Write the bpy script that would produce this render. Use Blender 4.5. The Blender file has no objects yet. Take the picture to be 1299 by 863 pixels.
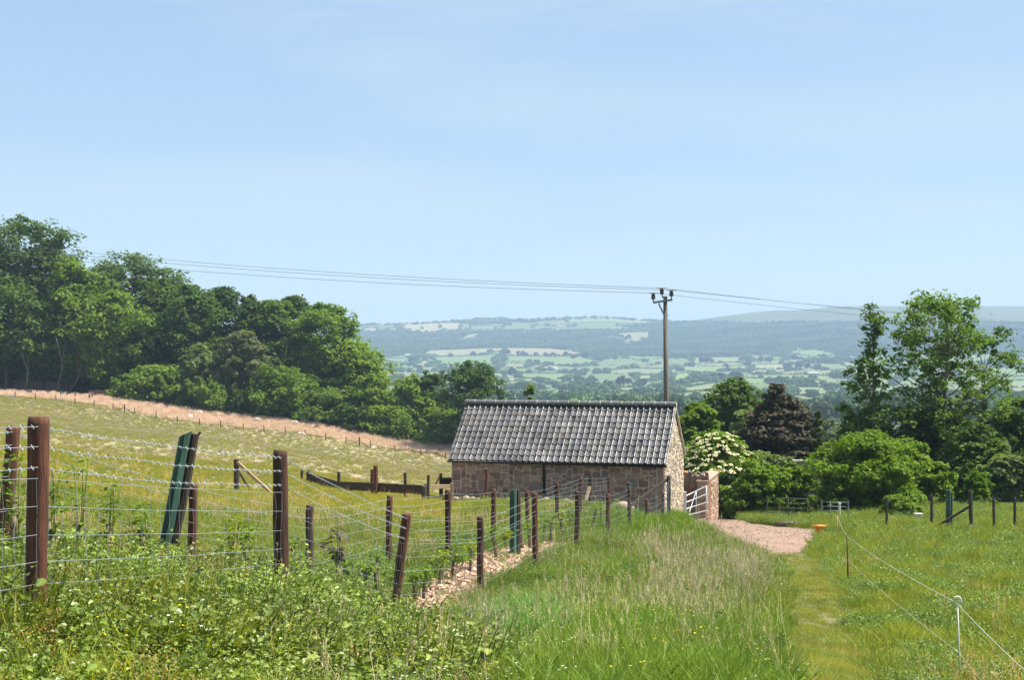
import bpy, math, random
import numpy as np
from mathutils import Vector, Matrix
F = 1926.0; CX, CY = 649.5, 431.5
sc = bpy.context.scene
COL = sc.collection
random.seed(7)
def rs(s): return np.random.RandomState(s)
SUN_AZ, SUN_EL = math.radians(82), math.radians(58)

# ------------------------------------------------------------------ object helpers
def tag(o, label=None, cat=None, group=None, kind=None):
    if label: o['label'] = label
    if cat: o['category'] = cat
    if group: o['group'] = group
    if kind: o['kind'] = kind
    return o
def empty(name, loc, rz=0.0):
    o = bpy.data.objects.new(name, None); COL.objects.link(o)
    o.location = loc; o.rotation_euler = (0, 0, rz); o.empty_display_size = .2
    return o
def np_mesh(name, V, Fs, mats=(), mi=None, smooth=False, fattr=None):
    """V (n,3); Fs list of (m,k) index arrays; fattr: dict name -> per face float/colour"""
    me = bpy.data.meshes.new(name)
    V = np.asarray(V, dtype=np.float32)
    me.vertices.add(len(V)); me.vertices.foreach_set('co', V.ravel())
    tot = np.concatenate([np.full(len(f), f.shape[1], dtype=np.int32) for f in Fs])
    li = np.concatenate([f.ravel() for f in Fs]).astype(np.int32)
    me.loops.add(len(li)); me.loops.foreach_set('vertex_index', li)
    st = np.concatenate([[0], np.cumsum(tot)[:-1]]).astype(np.int32)
    me.polygons.add(len(tot)); me.polygons.foreach_set('loop_start', st)
    if mi is not None: me.polygons.foreach_set('material_index', np.asarray(mi, dtype=np.int32))
    for m in mats: me.materials.append(m)
    me.polygons.foreach_set('use_smooth', np.full(len(tot), smooth, dtype=bool))
    if fattr:
        for k, a in fattr.items():
            a = np.asarray(a, dtype=np.float32)
            if a.ndim == 1:
                at = me.attributes.new(k, 'FLOAT', 'FACE'); at.data.foreach_set('value', a)
            else:
                at = me.attributes.new(k, 'FLOAT_COLOR', 'FACE')
                at.data.foreach_set('color', np.hstack([a, np.ones((len(a), 1), np.float32)]).ravel())
    me.update(calc_edges=True)
    return me
def link(name, me, parent=None, loc=None):
    o = bpy.data.objects.new(name, me); COL.objects.link(o)
    if parent: o.parent = parent
    if loc is not None: o.location = loc
    return o

class MB:
    def __init__(s): s.v = []; s.f = []; s.m = []; s.c = []; s.cur = 0; s.col = (1, 1, 1)
    def add(s, vs, fs):
        b = len(s.v); s.v += [tuple(v) for v in vs]
        for f in fs: s.f.append([b+i for i in f]); s.m.append(s.cur); s.c.append(s.col)
    def box(s, c, size, M=None, bev=0.0):
        x, y, z = (k/2 for k in size); c = Vector(c)
        if bev:
            pts = []
            for sx in (-1, 1):
                for sy in (-1, 1):
                    for sz in (-1, 1):
                        pts += [(sx*(x-bev), sy*(y-bev), sz*z), (sx*(x-bev), sy*y, sz*(z-bev)), (sx*x, sy*(y-bev), sz*(z-bev))]
            import bmesh
            bm = bmesh.new()
            for p in pts: bm.verts.new(p)
            bmesh.ops.convex_hull(bm, input=bm.verts)
            bm.verts.index_update()
            vs = [v.co.copy() for v in bm.verts]; fs = [[v.index for v in f.verts] for f in bm.faces]
            bm.free()
        else:
            vs = [Vector((i*x, j*y, k*z)) for i in (-1, 1) for j in (-1, 1) for k in (-1, 1)]
            fs = [(0, 1, 3, 2), (4, 6, 7, 5), (0, 4, 5, 1), (2, 3, 7, 6), (0, 2, 6, 4), (1, 5, 7, 3)]
        if M is not None: vs = [M @ v for v in vs]
        s.add([v+c for v in vs], fs)
    def beam(s, a, b, w, h, up=(0, 0, 1)):
        a, b = Vector(a), Vector(b); d = (b-a); L = d.length; d.normalize()
        x = d.cross(Vector(up));
        if x.length < 1e-4: x = d.cross(Vector((0, 1, 0)))
        x.normalize(); z = x.cross(d)
        M = Matrix((x, d, z)).transposed()
        s.box((a+b)/2, (w, L, h), M, bev=min(w, h)*.08)
    def tube(s, pts, r, n=8, caps=True, jit=0.0, rng=random):
        pts = [Vector(p) for p in pts]; k = len(pts)
        rr = r if isinstance(r, (list, tuple)) else [r]*k
        vs = []; ref = None
        for i, p in enumerate(pts):
            d = (pts[min(i+1, k-1)]-pts[max(i-1, 0)]).normalized()
            if ref is None:
                ref = Vector((1, 0, 0)) if abs(d.x) < .9 else Vector((0, 1, 0))
            x = (ref - d*ref.dot(d)).normalized(); y = d.cross(x); ref = x
            for j in range(n):
                a = 2*math.pi*j/n; q = rr[i]*(1+jit*(rng.random()-.5)) if jit else rr[i]
                vs.append(p + x*math.cos(a)*q + y*math.sin(a)*q)
        fs = [(i*n+j, i*n+(j+1) % n, (i+1)*n+(j+1) % n, (i+1)*n+j) for i in range(k-1) for j in range(n)]
        if caps: fs += [tuple(range(n))[::-1], tuple((k-1)*n+j for j in range(n))]
        s.add(vs, fs)
    def mesh(s, name, mats, smooth=False, off=(0, 0, 0), attr=False):
        me = bpy.data.meshes.new(name)
        o = Vector(off)
        me.from_pydata([Vector(v)-o for v in s.v], [], s.f)
        for m in (mats if isinstance(mats, (list, tuple)) else [mats]): me.materials.append(m)
        me.polygons.foreach_set('material_index', s.m)
        me.polygons.foreach_set('use_smooth', [smooth and len(f) <= 4 for f in s.f])
        if attr:
            at = me.attributes.new('tone', 'FLOAT_COLOR', 'FACE')
            at.data.foreach_set('color', np.array([(*c, 1) for c in s.c], dtype=np.float32).ravel())
        me.update()
        return me
    def build(s, name, mats, parent=None, smooth=False, attr=False, local=False):
        """vertices in world axes; the parent (no rotation) or the lowest centre becomes the origin"""
        if parent is not None:
            off = (0, 0, 0) if local else parent.location
            return link(name, s.mesh(name, mats, smooth, off, attr), parent)
        a = np.array(s.v); off = (a[:, 0].mean(), a[:, 1].mean(), a[:, 2].min())
        return link(name, s.mesh(name, mats, smooth, off, attr), None, off)

# ------------------------------------------------------------------ terrain
def W(px, py, d): return Vector(((px-CX)/F*d, d, (CY-py)/F*d))
CP = [  # px, depth, z
 (49, 9.6, -2.0), (356, 14.2, -2.55), (513, 19.5, -3.55), (609, 23.5, -3.93), (679, 27, -4.02), (733, 33, -4.6), (770, 40, -5.3),
 (797, 46, -5.75), (820, 52, -6.35), (848, 57, -6.7), (17, 14, -2.2), (245, 18, -3.0), (393, 19.8, -3.3), (494, 24, -3.6),
 (568, 26, -3.77), (626, 30, -4.15), (668, 35, -4.65), (707, 40, -4.96), (737, 46, -5.35), (772, 52, -5.87),
 (573, 65, -6.95), (700, 64, -7.1), (845, 62.4, -7.4), (985, 50, -7.0), (1075, 32, -5.05), (1218, 15, -3.55), (905, 70, -8.3), (1035, 62, -7.65),
 (980, 68, -8.25), (1040, 12, -2.72), (650, 10, -2.3), (0, 7, -1.85), (300, 8, -2.0), (1232, 58, -7.2), (1125, 60, -7.4), (1130, 80, -8.8),
 (846, 72, -8.7), (300, 55, -5.5), (476, 58, -6.05), (390, 64, -6.0), (80, 240, -10), (200, 240, -12.6), (320, 240, -14.6), (440, 240, -16.6), (565, 240, -18.8),
 (0, 100, -5.9), (300, 120, -8.1), (480, 120, -10.0), (0, 262, -9.2), (180, 262, -11.0), (380, 262, -14.0), (590, 262, -17.8), (510, 15, -3.1), (500, 12, -2.65), (700, 262, -20), (900, 150, -15), (1200, 150, -14.5),
 (1000, 262, -21), (1350, 262, -21), (-300, 240, -5.5), (-300, 60, -2.6), (-300, 20, -1.9), (1600, 60, -7.2), (1600, 20, -4.1), (850, 16, -3.15), (900, 25, -4.35), (860, 40, -5.75),
 (1299, 30, -5.1), (1000, 35, -5.4), (-300, 7, -1.65), (1600, 7, -2.2), (650, 5, -1.9), (870, 57, -6.85)]
def _uv(px, d): return np.stack([np.clip(px, -500, 1800)/300.0, 2*np.log(np.clip(d, 4, 290))], -1)
_c = np.array(CP, dtype=float)
_base = lambda d: -1.65/d-.085
_U = _uv(_c[:, 0], _c[:, 1]); _q = _c[:, 2]/_c[:, 1]-_base(_c[:, 1])
def _phi(r2): return .5*r2*np.log(r2+1e-9)
_n = len(_c)
_A = np.zeros((_n+3, _n+3)); _A[:_n, :_n] = _phi(((_U[:, None]-_U[None])**2).sum(-1)) + np.eye(_n)*.02
_A[:_n, _n] = 1; _A[:_n, _n+1:] = _U; _A[_n, :_n] = 1; _A[_n+1:, :_n] = _U.T
_sol = np.linalg.solve(_A, np.concatenate([_q, np.zeros(3)]))
def _near(px, d):
    d = np.clip(d, 4, 290); U = _uv(px, d).reshape(-1, 2); out = np.empty(len(U))
    for i in range(0, len(U), 40000):
        u = U[i:i+40000]
        out[i:i+40000] = _phi(((u[:, None]-_U[None])**2).sum(-1)) @ _sol[:_n] + _sol[_n] + u @ _sol[_n+1:]
    return out.reshape(np.shape(px)) + _base(d)
TD = np.log([1000, 1500, 2000, 2600, 3200, 3800, 4400, 5000, 5400, 6200, 7600])
TX = [300, 450, 650, 760, 850, 1000, 1080, 1299, 1700]
TY = np.array([
 [522, 506, 492, 478, 465, 452.5, 438, 424, 413, 417, 424],
 [522, 506, 492, 478, 465, 452.5, 438, 423, 412, 416, 424],
 [522, 506, 492, 478, 464, 450, 434, 418, 406, 411, 420],
 [522, 506, 492, 478, 465, 451, 434, 415, 402.5, 408, 418],
 [522, 506, 492, 478, 466, 453, 434, 417, 407.5, 410, 416],
 [522, 506, 492, 478, 466, 452, 431, 408, 394, 398, 408],
 [522, 506, 492, 478, 466, 451, 428, 403, 388.5, 394, 408],
 [522, 506, 492, 478, 465, 450, 427, 403, 389, 394, 408],
 [522, 506, 492, 478, 465, 450, 427, 404, 392, 396, 408]])
def _far(px, d):
    px = np.clip(px, TX[0], TX[-1]); ld = np.clip(np.log(d), TD[0], TD[-1])
    cols = np.stack([np.interp(ld, TD, TY[i]) for i in range(len(TX))], -1)
    ix = np.clip(np.searchsorted(TX, px)-1, 0, len(TX)-2)
    t = (px-np.take(TX, ix))/(np.take(TX, ix+1)-np.take(TX, ix)); t = t*t*(3-2*t)
    a = np.take_along_axis(cols, ix[..., None], -1)[..., 0]; b = np.take_along_axis(cols, (ix+1)[..., None], -1)[..., 0]
    return (CY-(a*(1-t)+b*t))/F
def lump(x, y, s, seed=0):
    r = rs(seed); o = np.zeros(np.shape(x))
    for k in range(7):
        a = r.rand()*6.28; f = (0.6+1.2*r.rand())/s; p = r.rand()*6.28
        o = o+np.sin((x*math.cos(a)+y*math.sin(a))*f*6.28+p)
    return o/7
def gz(X, Y):
    X = np.asarray(X, float); Y = np.asarray(Y, float); d = np.maximum(Y, 2.0)
    px = CX+F*X/np.maximum(Y, 6.0)
    qn = _near(px, d)
    t = np.clip((np.log(d)-math.log(265))/(math.log(1000)-math.log(265)), 0, 1)
    q = np.where(d <= 265, qn, 0.0)
    far = d > 265
    if far.any():
        qq = _far(px, np.maximum(d, 265)); q = np.where(far, _near(px, np.full(np.shape(d), 265.))*(1-t)+qq*t, q)
    z = q*np.where(d < 4, 4, d)
    z = z + lump(X, Y, 9, 3)*.06*np.clip(d/15, .2, 1) + lump(X, Y, 60, 4)*.25*np.clip((d-60)/120, 0, 1)
    z = z + lump(X, Y, 700, 5)*9*np.clip((d-1300)/1500, 0, 1)*np.clip((5300-d)/600, 0.25, 1)
    return z
def g1(x, y): return float(gz(np.array([x]), np.array([y]))[0])
_hd = np.exp(np.linspace(math.log(4.5), math.log(5600), 1400))
def hit(px, py):
    z = gz((px-CX)/F*_hd, _hd); yy = CY-F*z/_hd
    k = np.nonzero(yy <= py)[0]
    k = k[0] if len(k) else int(np.argmin(yy))
    d = _hd[k]
    if k > 0 and yy[k-1] > py: t = (yy[k-1]-py)/(yy[k-1]-yy[k]+1e-9); d = _hd[k-1]+(d-_hd[k-1])*t
    x = (px-CX)/F*d
    return Vector((x, d, g1(x, d)))
def in_poly(x, y, poly):
    x = np.asarray(x); y = np.asarray(y); c = np.zeros(x.shape, bool); n = len(poly)
    for i in range(n):
        x0, y0 = poly[i][0], poly[i][1]; x1, y1 = poly[i-1][0], poly[i-1][1]
        c ^= ((y0 > y) != (y1 > y)) & (x < (x1-x0)*(y-y0)/((y1-y0) or 1e-9)+x0)
    return c
def dist_line(x, y, pl):
    best = np.full(np.shape(x), 1e9)
    for a, b in zip(pl[:-1], pl[1:]):
        dx, dy = b[0]-a[0], b[1]-a[1]; t = np.clip(((x-a[0])*dx+(y-a[1])*dy)/(dx*dx+dy*dy+1e-9), 0, 1)
        best = np.minimum(best, np.hypot(x-a[0]-t*dx, y-a[1]-t*dy))
    return best

# ------------------------------------------------------------------ materials
def nodes(name):
    m = bpy.data.materials.new(name); m.use_nodes = True; nt = m.node_tree; nt.nodes.clear()
    out = nt.nodes.new('ShaderNodeOutputMaterial')
    return m, nt, out
def N(nt, t, **k):
    n = nt.nodes.new(t)
    for a, b in k.items():
        if a.startswith('i_'): n.inputs[a[2:].replace('_', ' ')].default_value = b
        else: setattr(n, a, b)
    return n
def noise(nt, scale, detail=4, coord='Object', stretch=None, rough=.6):
    tc = N(nt, 'ShaderNodeTexCoord')
    n = N(nt, 'ShaderNodeTexNoise'); n.inputs['Scale'].default_value = scale; n.inputs['Detail'].default_value = detail; n.inputs['Roughness'].default_value = rough
    src = tc.outputs[coord]
    if coord == 'World':
        pass
    if stretch:
        mp = N(nt, 'ShaderNodeMapping'); mp.inputs['Scale'].default_value = stretch
        nt.links.new(src, mp.inputs[0]); src = mp.outputs[0]
    nt.links.new(src, n.inputs['Vector'])
    return n
def ramp(nt, fac, stops):
    r = N(nt, 'ShaderNodeValToRGB'); el = r.color_ramp.elements
    while len(el) < len(stops): el.new(.5)
    for e, (p, c) in zip(el, stops): e.position = p; e.color = (*c, 1)
    nt.links.new(fac, r.inputs[0]); return r
def mul(nt, a, b, fac=1.0, mode='MULTIPLY'):
    m = N(nt, 'ShaderNodeMix', data_type='RGBA', blend_type=mode); m.inputs[0].default_value = fac
    nt.links.new(a, m.inputs[6])
    if isinstance(b, tuple): m.inputs[7].default_value = (*b, 1)
    else: nt.links.new(b, m.inputs[7])
    return m.outputs[2]
def surf(name, col, rough=.8, var=.3, scale=4, stretch=None, bump=0.0, bscale=None, metal=0.0, attr=None, spec=.3, dark=None):
    m, nt, out = nodes(name)
    b = N(nt, 'ShaderNodeBsdfPrincipled'); b.inputs['Roughness'].default_value = rough; b.inputs['Metallic'].default_value = metal
    b.inputs['Specular IOR Level'].default_value = spec
    n = noise(nt, scale, 5, 'Object', stretch)
    lo = dark if dark else tuple(c*(1-var) for c in col); hi = tuple(min(1, c*(1+var)) for c in col)
    r = ramp(nt, n.outputs[0], [(.3, lo), (.7, hi)]).outputs[0]
    if attr:
        at = N(nt, 'ShaderNodeAttribute', attribute_name=attr); r = mul(nt, r, at.outputs['Color'])
    nt.links.new(r, b.inputs['Base Color'])
    if bump:
        n2 = noise(nt, bscale or scale*3, 4, 'Object', stretch)
        bp = N(nt, 'ShaderNodeBump'); bp.inputs['Strength'].default_value = bump; bp.inputs['Distance'].default_value = .02
        nt.links.new(n2.outputs[0], bp.inputs['Height']); nt.links.new(bp.outputs[0], b.inputs['Normal'])
    nt.links.new(b.outputs[0], out.inputs[0])
    return m
def leafmat(name, c0, c1, trans=.38, attr='var', inst=False, rough=.55, spec=.10, nscale=.35):
    m, nt, out = nodes(name)
    b = N(nt, 'ShaderNodeBsdfPrincipled'); b.inputs['Roughness'].default_value = rough; b.inputs['Specular IOR Level'].default_value = spec
    at = N(nt, 'ShaderNodeAttribute', attribute_name=attr)
    n = noise(nt, nscale, 2, 'Object')
    ad = N(nt, 'ShaderNodeMath', operation='ADD'); nt.links.new(at.outputs['Fac'], ad.inputs[0]); nt.links.new(n.outputs[0], ad.inputs[1])
    oi = N(nt, 'ShaderNodeObjectInfo'); ao = N(nt, 'ShaderNodeMath', operation='MULTIPLY_ADD'); nt.links.new(oi.outputs['Random'], ao.inputs[0]); ao.inputs[1].default_value = .8; nt.links.new(ad.outputs[0], ao.inputs[2])
    hv = N(nt, 'ShaderNodeMath', operation='MULTIPLY'); nt.links.new(ao.outputs[0], hv.inputs[0]); hv.inputs[1].default_value = .36
    r = ramp(nt, hv.outputs[0], [(.2, c0), (.8, c1)]).outputs[0]
    if inst:
        it = N(nt, 'ShaderNodeAttribute', attribute_name='tint', attribute_type='INSTANCER'); r = mul(nt, r, it.outputs['Color'])
    nt.links.new(r, b.inputs['Base Color'])
    t = N(nt, 'ShaderNodeBsdfTranslucent')
    tc = mul(nt, r, (1.25, 1.3, .55))
    nt.links.new(tc, t.inputs[0])
    mx = N(nt, 'ShaderNodeMixShader'); mx.inputs[0].default_value = trans
    nt.links.new(b.outputs[0], mx.inputs[1]); nt.links.new(t.outputs[0], mx.inputs[2]); nt.links.new(mx.outputs[0], out.inputs[0])
    return m
M = {}
M['post'] = surf('creosoted_wood', (.12, .045, .024), .8, .6, 5, (6, 6, .5), .7, 14, dark=(.028, .012, .009))
M['post_dark'] = surf('dark_creosoted_wood', (.075, .034, .022), .85, .6, 5, (6, 6, .5), .7, 14, dark=(.02, .011, .009))
M['post_old'] = surf('weathered_wood', (.06, .045, .033), .85, .5, 5, (6, 6, .6), .4, 12)
M['plank'] = surf('pale_plank', (.30, .21, .12), .8, .3, 5, (6, 6, .6))
M['boards'] = surf('dark_boards', (.05, .036, .024), .85, .5, 4, (2, 2, 6))
M['wire'] = surf('galvanised_wire', (.34, .38, .40), .45, .15, 10, metal=.3, spec=.5)
M['cane'] = surf('bamboo_cane', (.33, .27, .16), .7, .25, 8)
M['tube'] = surf('spiral_guard', (.15, .115, .06), .6, .3, 20, (1, 1, 5))
M['tubegreen'] = surf('green_guard', (.034, .078, .056), .7, .5, 6, (1, 1, .3), spec=.3)
M['bark'] = surf('bark', (.12, .095, .075), .9, .4, 3, (3, 3, .6), .5, 8)
M['barkpale'] = surf('pale_bark', (.27, .24, .20), .9, .35, 3, (3, 3, .6), .4, 8)
M['pole'] = surf('pole_wood', (.13, .115, .09), .85, .35, 3, (5, 5, .4), .3, 9)
M['insul'] = surf('insulator_glaze', (.03, .018, .02), .25, .2, 10, spec=.6)
M['steel'] = surf('dull_steel', (.17, .20, .19), .6, .2, 8, metal=.3)
M['line'] = surf('cable', (.10, .12, .13), .6, .1, 4)
M['galv'] = surf('gate_steel', (.50, .52, .53), .4, .15, 6, metal=.4, spec=.5)
M['greengate'] = surf('gate_paint_green', (.06, .085, .06), .6, .3, 6)
M['gutter'] = surf('black_gutter', (.012, .012, .013), .45, .2, 5)
M['stone'] = surf('rubble_stone', (.95, .93, .92), .9, .32, 9, None, .6, 24, attr='tone')
M['redstone'] = surf('red_sandstone', (.33, .15, .095), .9, .3, 2.5, None, .6, 9)
M['coping'] = surf('coping_stone', (.26, .185, .15), .9, .45, 3, None, .7, 9)
M['capping'] = surf('pink_mortar', (.42, .27, .20), .9, .2, 4, None, .4, 10)
M['boulder'] = surf('pink_boulder', (.36, .25, .20), .9, .5, 4, None, .9, 9)
M['tile'] = surf('roof_tile', (.95, .95, .95), .42, .30, 3, None, .10, 40, attr='tone', spec=.45)
M['ridge'] = surf('ridge_tile', (.12, .118, .115), .5, .3, 4, None, .2, 20, spec=.4)
M['mortar'] = surf('verge_mortar', (.42, .36, .29), .9, .2, 6, None, .4, 20)
M['orange'] = surf('orange_plastic', (.75, .25, .015), .45, .1, 3)
M['white'] = surf('white_plastic', (.62, .59, .50), .5, .08, 4)
M['rust'] = surf('rusty_steel', (.14, .06, .035), .85, .35, 8)
M['rope'] = surf('white_polywire', (.60, .60, .52), .6, .1, 30)
M['wool'] = surf('fleece', (.62, .50, .40), .95, .2, 5, None, .5, 14)
M['chip'] = surf('wood_chip', (.48, .33, .24), .9, .3, 6, attr='tone')
M['farwall'] = surf('far_wall', (.40, .36, .33), .9, .15, .4)
M['farroof'] = surf('far_roof', (.20, .13, .11), .9, .2, .4)
M['farwhite'] = surf('far_white', (.60, .59, .56), .8, .08, .4)
M['heather'] = surf('fence_panel_wood', (.13, .085, .06), .9, .4, 2, (4, 4, .4))
# leaves
L = {
 'wood':  leafmat('leaf_wood', (0.052, 0.103, 0.017), (0.154, 0.233, 0.034)),
 'dark':  leafmat('leaf_dark', (0.039, 0.083, 0.018), (0.107, 0.174, 0.033)),
 'light': leafmat('leaf_light', (0.083, 0.153, 0.019), (0.216, 0.308, 0.036)),
 'olive': leafmat('leaf_olive', (.085, .10, .042), (.18, .20, .085)),
 'bright': leafmat('leaf_bright', (0.089, 0.185, 0.014), (0.219, 0.300, 0.029)),
 'ash':   leafmat('leaf_ash', (0.053, 0.110, 0.017), (0.154, 0.241, 0.032)),
 'copper': leafmat('leaf_copper', (.048, .040, .022), (.10, .082, .045), .15),
 'conifer': leafmat('leaf_conifer', (0.043, 0.079, 0.012), (0.156, 0.185, 0.022), .15),
 'grey':  leafmat('leaf_grey', (0.103, 0.142, 0.048), (0.206, 0.266, 0.085)),
}
FARLEAF = leafmat('leaf_far', (.055, .10, .030), (.10, .155, .045), .1, inst=True, nscale=.05)
GR = leafmat('grass_blade', (.122, .172, .030), (.245, .288, .056), .35, inst=True, rough=.45)
GSEED = leafmat('grass_seed', (.44, .36, .27), (.64, .54, .42), .25, inst=True)
GBR = leafmat('weed_leaf', (.085, .15, .022), (.23, .315, .06), .3, inst=True, rough=.4, spec=.35)
GSTRAW = leafmat('weed_dry', (.17, .13, .05), (.30, .24, .10), .2, inst=True)
GYEL = surf('buttercup', (.8, .6, .02), .5, .1, 5)
GWHITE = surf('white_floret', (.75, .75, .66), .6, .1, 5)

# ------------------------------------------------------------------ ground zones (field plan, in metres)
GRAVEL = [hit(*p) for p in [(868, 657), (900, 655.5), (932, 659), (955, 665), (985, 668), (1040, 673), (1037, 690), (1018, 701), (985, 704.5), (950, 700), (915, 686), (895, 671), (868, 663)]]
PATH = [Vector((2.15, 5, 0)), hit(1044, 858), hit(1036, 810), hit(1040, 770), hit(1028, 735), hit(1010, 712), hit(990, 702)]
MULCH = [hit(*p) for p in [(505, 785), (530, 752), (575, 720), (625, 700), (668, 694), (742, 682), (752, 690), (675, 712), (640, 730), (590, 762), (540, 792)]]
WOODEDGE = [(0, 502), (130, 506), (180, 513), (300, 524), (400, 536), (500, 548), (590, 560), (760, 575)]
def img(X, Y, Z): return CX+F*X/np.maximum(Y, .5), CY-F*Z/np.maximum(Y, .5)
def band(px, Y):   # the unmown strip beyond the far fence
    return (Y > 241.5) & (Y < 262) & (px < 640)

# near ground sheet
yr = np.concatenate([np.linspace(-14, 4, 12), np.exp(np.linspace(math.log(4.6), math.log(275), 330))])
tc = np.linspace(-.75, .75, 520)
YY, TT = np.meshgrid(yr, tc, indexing='ij'); XX = TT*(YY+26)
ZZ = gz(XX, YY)
px, py = img(XX, YY, ZZ)
col = np.empty(XX.shape+(3,)); col[:] = (.105, .135, .035)
nz = lump(XX, YY, 14, 11)[..., None]*.5+lump(XX, YY, 3.5, 12)[..., None]*.5
col *= 1+.25*nz
fld = ((px < 600) & (YY > 34))[..., None]
mott = (lump(XX, YY, 45, 21)+.6*lump(XX, YY, 13, 22))[..., None]
col = np.where(fld, np.array((.335, .288, .18))*(1+.22*mott*np.array((.3, .5, .4))), col)
col = np.where(band(px, YY)[..., None], np.array((.50, .39, .305))*(1+.10*mott), col)
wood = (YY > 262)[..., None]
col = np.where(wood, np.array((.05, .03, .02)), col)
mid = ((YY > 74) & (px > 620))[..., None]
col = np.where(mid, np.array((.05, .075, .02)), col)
gv = in_poly(XX, YY, GRAVEL)[..., None]
col = np.where(gv, np.array((.35, .245, .185)), col)
ml = in_poly(XX, YY, MULCH)[..., None]
col = np.where(ml, np.array((.33, .23, .165)), col)
pw = np.exp(-(dist_line(XX, YY, PATH)/.62)**4)[..., None]*(YY < 52)[..., None]*(1-gv)
col = col*(1-pw)+np.array((.225, .205, .105))*pw
def grid_mesh(name, XX, YY, ZZ, col, mat, cattr='tint'):
    r, c = XX.shape; V = np.stack([XX, YY, ZZ], -1).reshape(-1, 3)
    i = np.arange(r*c).reshape(r, c)
    Fq = np.stack([i[:-1, :-1], i[:-1, 1:], i[1:, 1:], i[1:, :-1]], -1).reshape(-1, 4)
    me = np_mesh(name, V, [Fq], [mat], smooth=True)
    at = me.attributes.new(cattr, 'FLOAT_COLOR', 'POINT')
    at.data.foreach_set('color', np.concatenate([col.reshape(-1, 3), np.ones((r*c, 1))], 1).astype(np.float32).ravel())
    return me
def ground_mat(name, scales, lo, hi, bump):
    m, nt, out = nodes(name)
    b = N(nt, 'ShaderNodeBsdfPrincipled'); b.inputs['Roughness'].default_value = .95; b.inputs['Specular IOR Level'].default_value = .1
    at = N(nt, 'ShaderNodeAttribute', attribute_name='tint'); c = at.outputs['Color']
    for s, st in scales:
        n = noise(nt, s, 6, 'Object', st, .7)
        c = mul(nt, c, ramp(nt, n.outputs[0], [(.3, lo), (.7, hi)]).outputs[0])
    nt.links.new(c, b.inputs['Base Color'])
    if bump:
        n2 = noise(nt, 6, 6, 'Object', None, .75); bp = N(nt, 'ShaderNodeBump'); bp.inputs['Strength'].default_value = .9; bp.inputs['Distance'].default_value = bump
        nt.links.new(n2.outputs[0], bp.inputs['Height']); nt.links.new(bp.outputs[0], b.inputs['Normal'])
    nt.links.new(b.outputs[0], out.inputs[0]); return m
GM = ground_mat('meadow_soil', [(.9, None), (9, None), (60, None)], (.80, .81, .79), (1.18, 1.16, 1.18), .12)
go = link('ground', grid_mesh('ground', XX, YY, ZZ, col, GM)); tag(go, 'sloping meadow ground falling towards the valley', 'ground', kind='structure')

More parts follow.
